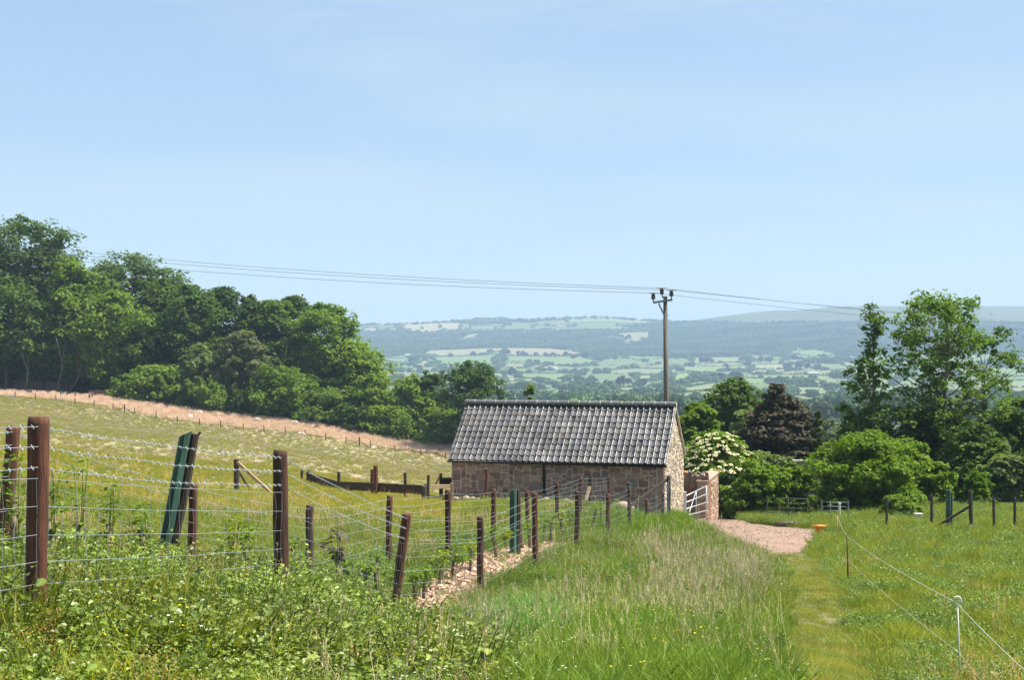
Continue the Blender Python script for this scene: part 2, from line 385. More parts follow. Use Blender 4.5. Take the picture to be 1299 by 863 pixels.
# ------------------------------------------------------------------ far valley
FT, FG, FB, FP, FY = (.22, .19, .105), (.125, .18, .062), (.115, .15, .075), (.17, .20, .09), (.23, .24, .12)
FIELDS = [
 ([(507, 410), (585, 410), (583, 418), (529, 422), (511, 417.5)], (.33, .26, .15)), ([(440, 416.5), (478, 416.5), (478, 420), (440, 420)], (.33, .26, .16)), ([(494, 416), (504, 416), (504, 419), (494, 419)], FT),
 ([(599, 407.5), (640, 407.5), (640, 413.5), (596, 413.5)], FB), ([(596, 414), (639, 414), (638, 416.5), (596, 417.5)], FP), ([(595, 424), (609, 423), (606, 428), (581, 431)], FP),
 ([(533, 451), (545, 445), (625, 442), (640, 441.7), (640, 445), (611, 450.5), (574, 452.5)], (.24, .22, .12)), ([(545, 453.4), (611, 451), (631, 450), (625, 463), (555, 463)], FG),
 ([(526, 463), (538, 457.8), (546, 459), (549, 463), (543, 466), (529, 466.5)], (.27, .25, .13)), ([(472, 455), (520, 454), (523, 458.5), (505, 460), (473, 457)], FB), ([(532, 466.8), (561, 464), (561, 470), (532, 474)], FP),
 ([(610, 475), (640, 474), (640, 480), (618, 485)], FY), ([(640, 441.7), (697, 442.5), (737, 448), (740, 451.5), (705, 451.5), (640, 451)], (.25, .21, .13)),
 ([(640, 452), (737, 452.2), (763, 458), (730, 466), (717, 465), (679, 459.5), (640, 459)], FG), ([(636, 461), (676, 462), (670, 466), (636, 467)], (.19, .19, .10)), ([(630, 468), (690, 468), (690, 471), (630, 473)], FG),
 ([(656, 474), (729, 473), (729, 478), (705, 489), (685, 485.4), (682, 481), (656, 479)], FG), ([(640, 480.5), (664, 481), (656, 484), (620, 486)], FY),
 ([(772, 425), (826, 420.5), (823, 429), (802, 435), (790, 433.6), (795, 428.8)], (.21, .20, .10)), ([(714, 404), (776, 402), (842, 403), (842, 409), (795, 411), (776, 409), (721, 410)], (.16, .20, .085)),
 ([(769, 471), (850, 466.8), (850, 474), (806, 475.7), (772, 474)], (.16, .19, .10)), ([(805, 477), (850, 475), (850, 478.5), (819, 482), (806, 481)], (.21, .23, .09)), ([(795, 487), (850, 482), (850, 490.5), (774, 490.5)], FG),
 ([(764, 492), (850, 492), (850, 496), (785, 497.5)], FP), ([(672, 412.6), (730, 412.6), (729, 415), (709, 415)], (.33, .28, .18)),
 ([(874, 453.8), (942, 453), (942, 459), (880, 463)], FP), ([(950, 450), (996, 453.8), (990, 456.5), (953, 459)], FG), ([(1000, 445.5), (1035, 443.6), (1064, 449), (1035, 453), (1009, 450)], FG),
 ([(862, 465), (950, 464.5), (953, 471), (905, 473), (862, 471)], (.14, .22, .055)), ([(953, 463), (1000, 462), (1000, 467.6), (955, 468)], FY), ([(1003, 462), (1066, 462), (1090, 469), (1044, 469.5), (1027, 466)], FG),
 ([(953, 469.5), (1007, 468.6), (998, 472), (950, 473)], (.22, .19, .13)), ([(850, 474), (885, 474), (876, 486), (850, 489)], (.17, .22, .065)), ([(857, 493.5), (920, 484), (946, 486), (920, 493.5), (905, 496), (861, 499)], FP),
 ([(1000, 490.7), (1053, 492.6), (1053, 501), (1031, 503.7), (1003, 501)], FP), ([(1049, 524), (1061, 524), (1061, 536), (1049, 536)], FG), ([(1085, 455), (1140, 452), (1140, 460), (1085, 461)], FG), ([(1085, 478), (1135, 478), (1135, 490), (1080, 490)], FG),
 ([(1150, 470), (1320, 466), (1320, 476), (1150, 479)], FG), ([(1260, 484), (1330, 482), (1330, 492), (1260, 492)], FP), ([(340, 455), (440, 452), (440, 462), (340, 464)], FG)]
FW = []
for poly, c in FIELDS:
    wp = [hit(*p) for p in poly]
    if all(w is not None for w in wp): FW.append((wp, tuple(.68*q+.32*k for q, k in zip(c, (.14, .165, .07)))))
rws = np.concatenate([np.linspace(268, 1000, 40)[:-1], np.linspace(1000, 5600, 430), np.linspace(5620, 7500, 25)])
tcs = np.linspace(-.44, .44, 950)
YF, TF = np.meshgrid(rws, tcs, indexing='ij'); XF = TF*YF; ZF = gz(XF, YF) - np.clip((300-YF)/30, 0, 1)*1.2
pf, qf = img(XF, YF, ZF)
colf = np.empty(XF.shape+(3,)); colf[:] = (.06, .085, .03)
_r = rs(91); _sx = (_r.rand(130)*2-1)*.46; _sy = 900+3300*_r.rand(130); _sx *= _sy; _pal = np.array([(.13, .175, .062), (.145, .18, .07), (.115, .15, .065), (.165, .175, .08), (.13, .18, .06)])
_low = (YF < 4100)&(YF > 900); _ii = np.argmin((XF[_low][:, None]*1.0-_sx[None])**2+((YF[_low][:, None]-_sy[None])*.8)**2, 1); colf[_low] = _pal[_ii % 5]
moor = (qf < np.interp(pf, [700, 850, 1000, 1299], [404, 409.5, 409, 411])) & (YF > 4600)
colf = np.where(moor[..., None], np.array((.088, .098, .046))*(1+.25*lump(XF, YF, 260, 31))[..., None], colf)
top = (pf < 800) & (qf < 420) & (YF > 4700)
colf = np.where((top & ~moor)[..., None], np.array((.12, .14, .06)), colf)
for k, (wp, c) in enumerate(FW):
    a = in_poly(XF, YF, wp); colf[a] = np.array(c)*(1+.06*lump(XF[a], YF[a], 90, 50+k))[:, None]
HM = ground_mat('far_fields', [(.02, None), (.2, None)], (.85, .86, .85), (1.14, 1.13, 1.14), 0)
ho = link('hills', grid_mesh('hills', XF, YF, ZF, colf, HM)); tag(ho, 'patchwork valley fields rising to a long distant hill', 'hills', kind='structure')

# ------------------------------------------------------------------ scatter (only for ground cover and far woods)
def scatter(name, P, rot, scl, idx, tint, protos, label, cat):
    pc = bpy.data.collections.new(name+'_source')
    for i, p in enumerate(protos):
        o = bpy.data.objects.new('%s_%02d' % (name, i), p); pc.objects.link(o)
    me = bpy.data.meshes.new(name); P = np.asarray(P, np.float32)
    me.vertices.add(len(P)); me.vertices.foreach_set('co', P.ravel())
    a = me.attributes.new('rot', 'FLOAT_VECTOR', 'POINT'); a.data.foreach_set('vector', np.asarray(rot, np.float32).ravel())
    a = me.attributes.new('scl', 'FLOAT_VECTOR', 'POINT'); a.data.foreach_set('vector', np.asarray(scl, np.float32).ravel())
    a = me.attributes.new('idx', 'INT', 'POINT'); a.data.foreach_set('value', np.asarray(idx, np.int32))
    a = me.attributes.new('tint', 'FLOAT_COLOR', 'POINT'); a.data.foreach_set('color', np.hstack([tint, np.ones((len(P), 1))]).astype(np.float32).ravel())
    ng = bpy.data.node_groups.new(name, 'GeometryNodeTree')
    ng.interface.new_socket('Geometry', in_out='INPUT', socket_type='NodeSocketGeometry'); ng.interface.new_socket('Geometry', in_out='OUTPUT', socket_type='NodeSocketGeometry')
    gi, gout = ng.nodes.new('NodeGroupInput'), ng.nodes.new('NodeGroupOutput')
    iop = ng.nodes.new('GeometryNodeInstanceOnPoints'); ci = ng.nodes.new('GeometryNodeCollectionInfo')
    ci.inputs['Collection'].default_value = pc; ci.inputs['Separate Children'].default_value = True; ci.inputs['Reset Children'].default_value = True
    def na(nm, t):
        n = ng.nodes.new('GeometryNodeInputNamedAttribute'); n.data_type = t; n.inputs['Name'].default_value = nm; return n.outputs['Attribute']
    ng.links.new(gi.outputs[0], iop.inputs['Points']); ng.links.new(ci.outputs[0], iop.inputs['Instance'])
    iop.inputs['Pick Instance'].default_value = True
    ng.links.new(na('idx', 'INT'), iop.inputs['Instance Index'])
    er = ng.nodes.new('FunctionNodeEulerToRotation'); ng.links.new(na('rot', 'FLOAT_VECTOR'), er.inputs[0]); ng.links.new(er.outputs[0], iop.inputs['Rotation'])
    ng.links.new(na('scl', 'FLOAT_VECTOR'), iop.inputs['Scale']); ng.links.new(iop.outputs[0], gout.inputs[0])
    o = link(name, me); md = o.modifiers.new('scatter', 'NODES'); md.node_group = ng
    return tag(o, label, cat, kind='stuff')

def blades(n, R, h0, h1, w, lean, segs, seed, lie=0.0):
    r = rs(seed); V = []; Fq = []; Ft = []; vv = []
    a = r.rand(n)*6.283; rr = R*np.sqrt(r.rand(n)); bx, by = rr*np.cos(a), rr*np.sin(a)
    h = h0+(h1-h0)*r.rand(n); la = r.rand(n)*6.283; ln = lean*(.3+r.rand(n))*h; fa = r.rand(n)*3.14
    vid = 0
    for i in range(n):
        ww = w*(.6+.8*r.rand())
        dx, dy = math.cos(fa[i])*ww/2, math.sin(fa[i])*ww/2
        for s in range(segs+1):
            t = s/segs; ox = bx[i]+math.cos(la[i])*ln[i]*t*t; oy = by[i]+math.sin(la[i])*ln[i]*t*t
            z = h[i]*(t-.25*lean*t*t*t)*(1-lie*t)
            k = (1-t)**.6 if s else .7
            if s < segs: V += [(ox-dx*k, oy-dy*k, z), (ox+dx*k, oy+dy*k, z)]
            else: V.append((ox, oy, z))
        for s in range(segs-1): Fq.append((vid+2*s, vid+2*s+1, vid+2*s+3, vid+2*s+2))
        Ft.append((vid+2*segs-2, vid+2*segs-1, vid+2*segs)); vv.append(r.rand())
        vid += 2*segs+1
    return V, Fq, Ft, vv, segs
class PB:   # prototype builder: quads and tris with material slots and a random tone
    def __init__(s): s.V = []; s.q = []; s.t = []; s.qm = []; s.tm = []; s.qv = []; s.tv = []
    def blades(s, *a, m=0, **k):
        V, q, t, vv, sg = blades(*a, **k); b = len(s.V); s.V += V
        for j, f in enumerate(q): s.q.append([b+i for i in f]); s.qm.append(m); s.qv.append(vv[j//max(1, sg-1)])
        for j, f in enumerate(t): s.t.append([b+i for i in f]); s.tm.append(m); s.tv.append(vv[j])
        return s
    def leaf(s, p, d, n, ln, w, m=0, v=.5, fold=.25):
        p, d, n = Vector(p), Vector(d).normalized(), Vector(n); x = d.cross(n)
        x = x.normalized() if x.length > 1e-3 else Vector((1, 0, 0)); u = x.cross(d)
        b = len(s.V); f = u*fold*w
        s.V += [p, p+d*ln*.35+x*w*.5+f, p+d*ln*.75+x*w*.36+f*.6-u*ln*.05, p+d*ln-u*ln*.14, p+d*ln*.75-x*w*.36+f*.6-u*ln*.05, p+d*ln*.35-x*w*.5+f, p+d*ln*.5]
        for fc in ((0, 1, 2, 6), (6, 2, 3, 4), (0, 6, 4, 5)): s.q.append([b+i for i in fc]); s.qm.append(m); s.qv.append(v)
    def stem(s, a, b, r, m=0, v=.4):
        a, b = Vector(a), Vector(b); d = (b-a).normalized(); x = d.cross(Vector((.3, .9, .1))).normalized()*r; y = d.cross(x)
        k = len(s.V); o = [x, -x*.5+y*.87, -x*.5-y*.87]
        s.V += [a+q for q in o]+[b+q*.7 for q in o]
        for j in range(3): s.q.append([k+j, k+(j+1) % 3, k+3+(j+1) % 3, k+3+j]); s.qm.append(m); s.qv.append(v)
    def mesh(s, name, mats):
        fs = []; mi = []; vv = []
        if s.q: fs.append(np.array(s.q)); mi += s.qm; vv += s.qv
        if s.t: fs.append(np.array(s.t)); mi += s.tm; vv += s.tv
        return np_mesh(name, np.array([tuple(v) for v in s.V]), fs, mats, mi, False, {'var': vv})
def seedhead(pb, p, ln, r, m=1):
    p = Vector(p)
    for k in range(9):
        a = random.random()*6.28; t = k/9; e = p+Vector((math.cos(a)*r*(1-t*.7), math.sin(a)*r*(1-t*.7), ln*(t+.18)))
        pb.leaf(p+Vector((0, 0, ln*t)), e-(p+Vector((0, 0, ln*t))), (random.random()-.5, random.random()-.5, .5), ln*.3, .0055, m, random.random(), 0)
random.seed(5)
G = []
G += [PB().blades(52 if i % 2 else 34, .17, .13, .34, .0085 if i % 2 else .0135, .55 if i % 2 else .8, 3, 100+i).mesh('lush', [GR]) for i in range(4)]            # 0-3 lush
G += [PB().blades(50, .17, .07, .20, .0075, .8, 2, 110+i).mesh('short', [GR]) for i in range(3)]            # 4-6 short
for i in range(4):                                                                                          # 7-10 seeded
    pb = PB().blades(34, .17, .10, .28, .007, .6, 3, 120+i)
    for k in range(5):
        x, y = random.gauss(0, .08), random.gauss(0, .08); h = .24+.26*random.random(); l = Vector((random.gauss(.10, .09), random.gauss(0, .09), h))
        pb.stem((x, y, 0), (x+l.x, y+l.y, h), .0022, 1, .3); seedhead(pb, (x+l.x, y+l.y, h-.02), .06+.06*random.random(), .009+.008*random.random())
    G.append(pb.mesh('seeded', [GR, GSEED]))
for i in range(4):                                                                                          # 11-14 bramble and nettle
    pb = PB(); up_ = i == 3
    for k in range(24 if not up_ else 12):
        a = random.random()*6.28; rr = (.26 if not up_ else .16)*math.sqrt(random.random()); h = (.06+.17*random.random()) if not up_ else .12+.16*random.random()
        b = Vector((rr*.6*math.cos(a), rr*.6*math.sin(a), 0)); t = Vector((rr*1.4*math.cos(a), rr*1.4*math.sin(a), h)); pb.stem(b, t, .003, 0, .35)
        for j in range(13):
            f = .15+.85*j/12; q = b.lerp(t, f)+Vector((random.gauss(0, .02), random.gauss(0, .02), random.gauss(0, .012))); a2 = random.random()*6.28
            d = Vector((math.cos(a2), math.sin(a2), random.uniform(-.2, .55))); sz = (.016+.024*random.random()**1.6) if i < 2 else (.010+.016*random.random())
            pb.leaf(q, d, (random.gauss(0, .5), random.gauss(0, .5), 1), sz*1.3, sz*.85, 0, random.random())
    G.append(pb.mesh('weed', [GBR]))
for i in range(2):                                                                                          # 15-16 dock / coarse cocksfoot
    pb = PB().blades(70, .22, .25, .52, .012, 1.1, 5, 140+i)
    G.append(pb.mesh('dock', [GBR]))
for i in range(2):                                                                                          # 17-18 dry umbel
    pb = PB()
    for k in range(9):
        x, y = random.gauss(0, .1), random.gauss(0, .1); h = .16+.2*random.random(); pb.stem((x*.4, y*.4, 0), (x, y, h), .004, 0, .4)
        for j in range(26):
            a = random.random()*6.28; rr = .07*math.sqrt(random.random()); q = Vector((x+rr*math.cos(a), y+rr*math.sin(a), h-.07+.10*random.random()))
            pb.leaf(q, (random.gauss(0, 1), random.gauss(0, 1), .6), (0, 0, 1), .018, .008, 0, random.random(), .1)
    G.append(pb.mesh('dryweed', [GSTRAW]))
for m, nm in ((GYEL, 'buttercup'), (GWHITE, 'clover')):                                                     # 19, 20 flowers
    pb = PB()
    for k in range(5):
        x, y = random.gauss(0, .12), random.gauss(0, .12); h = .16+.2*random.random(); pb.stem((x, y, 0), (x, y, h), .002, 0)
        for j in range(5):
            a = j*1.257; pb.leaf((x, y, h), (math.cos(a), math.sin(a), .5), (0, 0, 1), .009, .008, 1, .5, 0)
    G.append(pb.mesh(nm, [GR, m]))
G += [PB().blades(60, .34, .18, .42, .022, .5, 2, 160+i).mesh('fargrass', [GR]) for i in range(3)]          # 21-23 far field tufts
pb = PB().blades(20, .3, .2, .4, .02, .5, 2, 170)                                                           # 24 far seeded
for k in range(34):
    x, y = random.gauss(0, .2), random.gauss(0, .2); pb.leaf((x, y, .22+.2*random.random()), (random.gauss(0, .3), random.gauss(0, .3), 1), (random.random()-.5, random.random()-.5, .1), .2, .03, 1, random.random(), 0)
G.append(pb.mesh('farseed', [GR, GSEED]))

def pts_in(n, y0, y1, seed, m=.36, extra=1.2):
    r = rs(seed); Y = np.sqrt(y0**2+(y1**2-y0**2)*r.rand(n)); X = (2*r.rand(n)-1)*(m*Y+extra)
    return X, Y, r
FENCE_XY = [((px-CX)/F*d, d) for px, d, z in CP[:10]]; FENCE_XY = [(-4.0, 4.9)]+FENCE_XY
BARN_FOOT = []   # filled below
CB, SB = math.cos(math.radians(15.6)), math.sin(math.radians(15.6))
BX, BY = (843-CX)/F*62.3, 62.3
def barn_local(x, y): dx, dy = x-BX, y-BY; return dx*CB-dy*SB, dx*SB+dy*CB
all_P = []
def cover():
    out = []
    for (n, y0, y1, seed, zone) in ((40000, 5.5, 19, 1, 'n'), (26000, 19, 36, 2, 'm'), (22000, 36, 76, 3, 'f'), (58000, 60, 243, 4, 'F'), (11000, 241.5, 262, 5, 'B')):
        X, Y, r = pts_in(n, y0, y1, seed, .45 if zone in 'FB' else .36)
        Z = gz(X, Y); px, py = img(X, Y, Z); u = r.rand(n); keep = np.ones(n, bool)
        bl = barn_local(X, Y); keep &= ~((bl[0] > -9.4) & (bl[0] < .15) & (bl[1] > -.15) & (bl[1] < 5))
        gvv = in_poly(X, Y, GRAVEL); keep &= ~(gvv & (u > .035))
        ml = in_poly(X, Y, MULCH); keep &= ~(ml & (u > .07))
        dp = dist_line(X, Y, PATH); onp = (dp < .55+.30*lump(X, Y, 2, 61)+.10*lump(X, Y, .6, 67)+.28*(r.rand(n)-.4)) & (Y < 52); nearp = (dp < 1.0) & (Y < 52)
        df = dist_line(X, Y, FENCE_XY)
        left = px < np.interp(Y, [5, 9, 12, 15, 20, 30, 60], [680, 640, 600, 550, 545, 660, 850])  # the fence side
        a = lump(X, Y, 2.2, 62)+.5*lump(X, Y, .8, 63); a2 = lump(X, Y, 5, 64)+.4*lump(X, Y, 1.3, 66)
        idx = np.zeros(n, int); sc_ = .75+.5*r.rand(n); tint = np.ones((n, 3))*(.85+.3*r.rand(n))[:, None]
        v = r.rand(n)
        if zone in 'nmf':
            # default meadow: lush with patches of seeded grass
            seeded = (a2+.5*(v-.5) > .36)
            idx = np.where(seeded & (r.rand(n) < np.where(px > 640, .24, .30)), r.randint(7, 11, n), r.randint(0, 4, n))
            tint *= np.where(seeded[:, None], (1.05, 1.0, 1.0), (1.0, 1.0, 1.0))
            pt = 1+.22*lump(X, Y, 1.4, 81)+.18*lump(X, Y, 4, 82); tint *= np.stack([pt*(1+.12*lump(X, Y, 3, 85)), pt, pt], -1)
            mw = (r.rand(n) < .10+.10*a); idx = np.where(mw, r.randint(11, 15, n), idx); tint[mw] *= (.8, .9, .9)
            # bright long grass low in the middle, right of the brambles
            mid = (px > 640) & (px < 1000) & ~left
            pyn = py+55*a2+35*a; sp = mid & (pyn > 690) & (pyn < 800) & (px > 800+ (790-pyn)*.3)
            idx = np.where(sp & (v < .13+.2*a), r.randint(7, 11, n), idx); tint[sp] *= (1.06, 1.02, 1.0)
            lush = mid & ((pyn > 800) | ((pyn < 690) & (px > 740) & (px < 930)))
            idx = np.where(lush & (v < .62), r.randint(0, 4, n), idx); tint[lush] *= (.90, 1.05, .70)
            right = (px > 1000)
            idx = np.where(right & (v < .42), r.randint(4, 7, n), np.where(right & (v < .78), r.randint(0, 4, n), idx)); tint[right] *= (1.12, 1.08, .85); sc_ = np.where(right, sc_*.85, sc_)
            yel = right & (a > .12); tint[yel] *= (1.2, 1.08, .92)
            wd = right & (a < -.22) & (v > .45); idx = np.where(wd, r.randint(11, 15, n), idx); sc_ = np.where(wd, sc_*1.1, sc_)
            br = left & (Y < 17+ .8*a) & (px < 630)
            idx = np.where(br, np.where(v < .66+.25*a2, np.where(r.rand(n) < .85, r.randint(11, 14, n), 14), np.where(v < .96, r.randint(0, 4, n), r.randint(7, 11, n))), idx)
            bt = (.7+.55*r.rand(n)+.28*a2+.30*lump(X, Y, 1.1, 68)); fw = br & (df < 2.6) & (Y > 8.8) & ~((idx > 6) & (idx < 11)); sc_ = np.where(fw, sc_*1.38, sc_); idx = np.where(fw & (r.rand(n) < .6), r.randint(13, 15, n), idx); tint[br] *= np.stack([bt*1.12, bt, bt*.9], -1)[br]; sc_ = np.where(br, sc_*(.55+.55*r.rand(n)**1.5+.15*a), sc_)
            br2 = left & (Y >= 17) & (df < 2.0) & (v < .45); idx = np.where(br2, r.randint(11, 15, n), idx); sc_ = np.where(br2, sc_*.75, sc_)
            edge = (~left) & (px < 760) & (df < 3.2) & (v < .33) & (Y < 30); idx = np.where(edge, r.randint(11, 15, n), idx); sc_ = np.where(edge, sc_*.7, sc_)
            dk = (np.hypot(px-665, (py-808)) < 44) & (v < .4); idx = np.where(dk, r.randint(15, 17, n), idx); tint[dk] *= (.72, .82, .62)
            dry = br & (v > .955) & (px < 260); idx = np.where(dry, r.randint(17, 19, n), idx)
            yb = (px < 330) & (py > 800) & (v > .55); idx = np.where(yb, np.where(v > .975, 17, r.randint(0, 7, n)), idx); tint[yb] *= (1.25, 1.12, .85)
            fl = (v > .984) & (py > 640); idx = np.where(fl & ~onp, np.where(r.rand(n) < .65, 19, 20), idx)
            nb = (Y > 54) & (Y < 66) & (px > 555) & (px < 850); idx = np.where(nb, r.randint(4, 7, n), idx); sc_ = np.where(nb, .8, sc_)
            ft = (df < 1.3) & (Y > 16.5) & (Y < 34); sc_ = np.where(ft, sc_*.62, sc_)
            inner = left & (Y > 15) & (df > .3); tl = inner & ~br & ~br2; sc_ = np.where(tl, sc_*.72, sc_); tint[tl] *= (1.25, 1.1, .9)
            idx = np.where(onp, r.randint(4, 7, n), idx); sc_ = np.where(onp, sc_*.62, sc_); tint[onp] *= (1.14, 1.03, 1.35)
            np_ = nearp & ~onp; idx = np.where(np_ & (v < .5), r.randint(4, 7, n), idx); sc_ = np.where(np_, sc_*.8, sc_)
            keep &= ~(onp & (u > .72))
            idx = np.where(gvv, r.randint(4, 7, n), idx); sc_ = np.where(gvv, .45, sc_)
            keep &= ~((Y > 75) & (px > 600))
            if zone == 'm': sc_ *= 1.15
            if zone == 'f':
                sc_ *= 1.35
                fieldz = px < 590; sc_ = np.where(fieldz, sc_*.65, sc_); tint[fieldz] *= (1.3, 1.1, 1.0)
        elif zone == 'F':
            keep &= (px < 600)
            seeded = (a2 + .8*(v-.5) > .5)
            idx = np.where(seeded, 24, r.randint(21, 24, n)); tint[seeded] *= (.50, .66, .36); sc_ *= np.interp(Y, [60, 120, 240], [.45, .6, .8])
            mo = lump(X, Y, 45, 21)
            tint *= np.stack([1.62+.12*mo, 1.22+.03*mo, 2.3+0*mo], -1)
        else:
            keep &= (px < 640); idx[:] = 24; sc_ *= 1.3; tint *= (1.36, 1.20, 1.34)
            alt = r.rand(n) < .08; idx = np.where(alt, 22, idx)
        k = keep
        S = np.stack([sc_*(.9+.2*r.rand(n)), sc_*(.9+.2*r.rand(n)), sc_*(.8+.45*r.rand(n))], -1)
        R = np.stack([r.randn(n)*.08, r.randn(n)*.08+.03, r.rand(n)*6.283], -1)
        out.append((np.stack([X, Y, Z-.01], -1)[k], R[k], S[k], idx[k], tint[k]))
    return [np.concatenate(c) for c in zip(*out)]
P_, R_, S_, I_, T_ = cover()
scatter('meadow_grass', P_, R_, S_, I_, T_, G, 'long meadow grass, seed heads, brambles and weeds covering the slope', 'grass')

# ------------------------------------------------------------------ wood chip mulch and gravel stones
def chips(name, poly, n, size, mat, cols, seed, label, cat, flat=.35):
    r = rs(seed); xs = [p[0] for p in poly]; ys = [p[1] for p in poly]
    X = min(xs)+(max(xs)-min(xs))*r.rand(n); Y = min(ys)+(max(ys)-min(ys))*r.rand(n); k = in_poly(X, Y, poly); X, Y = X[k], Y[k]; Z = gz(X, Y); n = len(X)
    base = np.array([(-1, -1, -1), (1, -1, -1), (1, 1, -1), (-1, 1, -1), (-1, -1, 1), (1, -1, 1), (1, 1, 1), (-1, 1, 1)], float)
    fq = np.array([(0, 3, 2, 1), (4, 5, 6, 7), (0, 1, 5, 4), (1, 2, 6, 5), (2, 3, 7, 6), (3, 0, 4, 7)])
    s = size*(.5+r.rand(n, 3))*np.array((1, .5, flat)); V = base[None]*s[:, None]*(1+.25*r.randn(n, 8, 3))
    az, tl = r.rand(n)*6.28, r.randn(n)*.35
    c, sn, ct, st = np.cos(az)[:, None], np.sin(az)[:, None], np.cos(tl)[:, None], np.sin(tl)[:, None]
    x, y, z = V[..., 0]*ct-V[..., 2]*st, V[..., 1], V[..., 0]*st+V[..., 2]*ct
    V = np.stack([x*c-y*sn+X[:, None], x*sn+y*c+Y[:, None], z+Z[:, None]+size*.25], -1).reshape(-1, 3)
    Fq = (fq[None]+8*np.arange(n)[:, None, None]).reshape(-1, 4)
    tone = np.repeat(np.array(cols)[r.randint(0, len(cols), n)]*(.8+.4*r.rand(n))[:, None], 6, 0)
    return tag(link(name, np_mesh(name, V, [Fq], [mat], None, False, {'tone': tone})), label, cat, kind='stuff')
chips('wood_chips', MULCH, 9000, .045, M['chip'], [(1.1, 1, .95), (.85, .8, .75), (1.35, 1.3, 1.25)], 8, 'pale wood chip mulch between the two fences', 'wood chips')
chips('gravel_stones', GRAVEL, 9000, .014, M['chip'], [(.8, .80, .82), (.62, .62, .64), (1.0, .95, .95)], 9, 'pinkish loose gravel on the yard by the barn', 'gravel', .6)

# ------------------------------------------------------------------ far woods, hedgerows
def blob(seed, n=70):
    r = rs(seed); cs = []; V = []; Fq = []; vv = []
    k = 13
    for i in range(k):
        a, t = r.rand()*6.28, r.rand(); rad = .42*math.sin(math.pi*min(1, .25+.65*t))
        cs.append((rad*math.cos(a), rad*math.sin(a), .25+.6*t, .18+.12*r.rand()))
    for (x, y, z, q) in cs:
        m = 16; d = r.randn(m, 3); d /= np.linalg.norm(d, axis=1)[:, None]; d[:, 2] = np.abs(d[:, 2])*.9-.15
        for dd in d:
            p = np.array((x, y, z))+dd*q*np.array((1, 1, .8)); nrm = Vector(dd+r.randn(3)*.35).normalized(); t = nrm.orthogonal().normalized(); b = nrm.cross(t); s = .10
            i0 = len(V); t, b, p = np.array(t)*s, np.array(b)*s, p; V += [p+t, p+b, p-t, p-b]; Fq.append((i0, i0+1, i0+2, i0+3)); vv.append(r.rand())
    for (x, y, z, q) in cs[:9]:      # solid core of the crown
        ring = 6; i0 = len(V); q *= .8
        for zz, rr in ((-.7, .6), (.0, 1), (.65, .65)):
            for j in range(ring): a = j*6.283/ring; V.append(np.array((x+q*rr*math.cos(a), y+q*rr*math.sin(a), z+q*zz)))
        for lv in range(2):
            for j in range(ring): Fq.append((i0+lv*6+j, i0+lv*6+(j+1) % 6, i0+lv*6+6+(j+1) % 6, i0+lv*6+6+j)); vv.append(r.rand()*.5)
        Fq += [(i0+12, i0+13, i0+14, i0+15), (i0+12, i0+15, i0+16, i0+17)]; vv += [.3, .3]
    i0 = len(V)                                                                                     # stem
    for zz in (0, .4):
        for j in range(4): a = j*1.571; V.append(np.array((.03*math.cos(a), .03*math.sin(a), zz)))
    for j in range(4): Fq.append((i0+j, i0+(j+1) % 4, i0+4+(j+1) % 4, i0+4+j)); vv.append(.1)
    return np_mesh('far_crown', np.array(V), [np.array(Fq)], [FARLEAF], None, False, {'var': vv})
BL = [blob(300+i) for i in range(6)]
r = rs(77)
n = 90000
Yw = np.sqrt(700**2+(5350**2-700**2)*r.rand(n)); Xw = (2*r.rand(n)-1)*.41*Yw; Zw = gz(Xw, Yw); pw_, qw_ = img(Xw, Yw, Zw)
inf = np.zeros(n, bool)
for wp, c in FW: inf |= in_poly(Xw, Yw, wp)
mo = qw_ < np.interp(pw_, [300, 450, 700, 850, 1000, 1299], [412, 413, 404, 410, 409.5, 411])
den = lump(Xw, Yw, 500, 71)+.7*lump(Xw, Yw, 170, 72)
up = Yw > 3750
den_ok = np.where(up, den > -.55, den > np.interp(Yw, [700, 1300, 1700, 2600, 3700], [-.3, .0, .40, .42, .22]))
topf = (pw_ < 800) & (qw_ < 421) & (den < .12)
keep = ~inf & ~mo & den_ok & ~topf & (r.rand(n) < np.where(up, .95, .8))
Xw, Yw, Zw = Xw[keep], Yw[keep], Zw[keep]; nw = len(Xw)
hgt = np.where(Yw > 3700, 7+5*r.rand(nw), 6.5+6*r.rand(nw)**1.5)
Pw, Qw = img(Xw, Yw, Zw); msk = np.zeros(nw, bool)
for poly, c in FIELDS:
    for kk in (.3, .45, .6, .75, .9, 1.0): msk |= in_poly(Pw, Qw-hgt*kk*F/Yw, poly)
msk &= r.rand(nw) < .96
Xw, Yw, Zw, hgt = Xw[~msk], Yw[~msk], Zw[~msk], hgt[~msk]; nw = len(Xw)
hp = []; hh = []
for wp, c in FW:                                            # hedges along the field edges
    for a, b in zip(wp, wp[1:]+wp[:1]):
        Ln = (b.xy-a.xy).length; k = int(Ln/4.5)
        for j in range(k):
            if r.rand() < .10: continue
            t = (j+r.rand())/max(k, 1); q = a.lerp(b, t); hp.append((q.x+r.randn()*1.2, q.y+r.randn()*1.2)); hh.append(2.0+1.3*r.rand() if r.rand() < .95 else 6+4*r.rand())
_m = 240000; _y = np.sqrt(1300**2+(4000**2-1300**2)*r.rand(_m)); _x = (2*r.rand(_m)-1)*.40*_y; _k = np.zeros(_m, bool)
for _i in range(0, _m, 40000):
    dd_ = np.sqrt((_x[_i:_i+40000, None]-_sx[None])**2+((_y[_i:_i+40000, None]-_sy[None])*.8944)**2); dd_ = np.partition(dd_, 1, 1); _k[_i:_i+40000] = ((dd_[:, 1]-dd_[:, 0]) < 4) & (r.rand(len(dd_)) < .6)
for wp, c in FW: _k &= ~in_poly(_x, _y, wp)
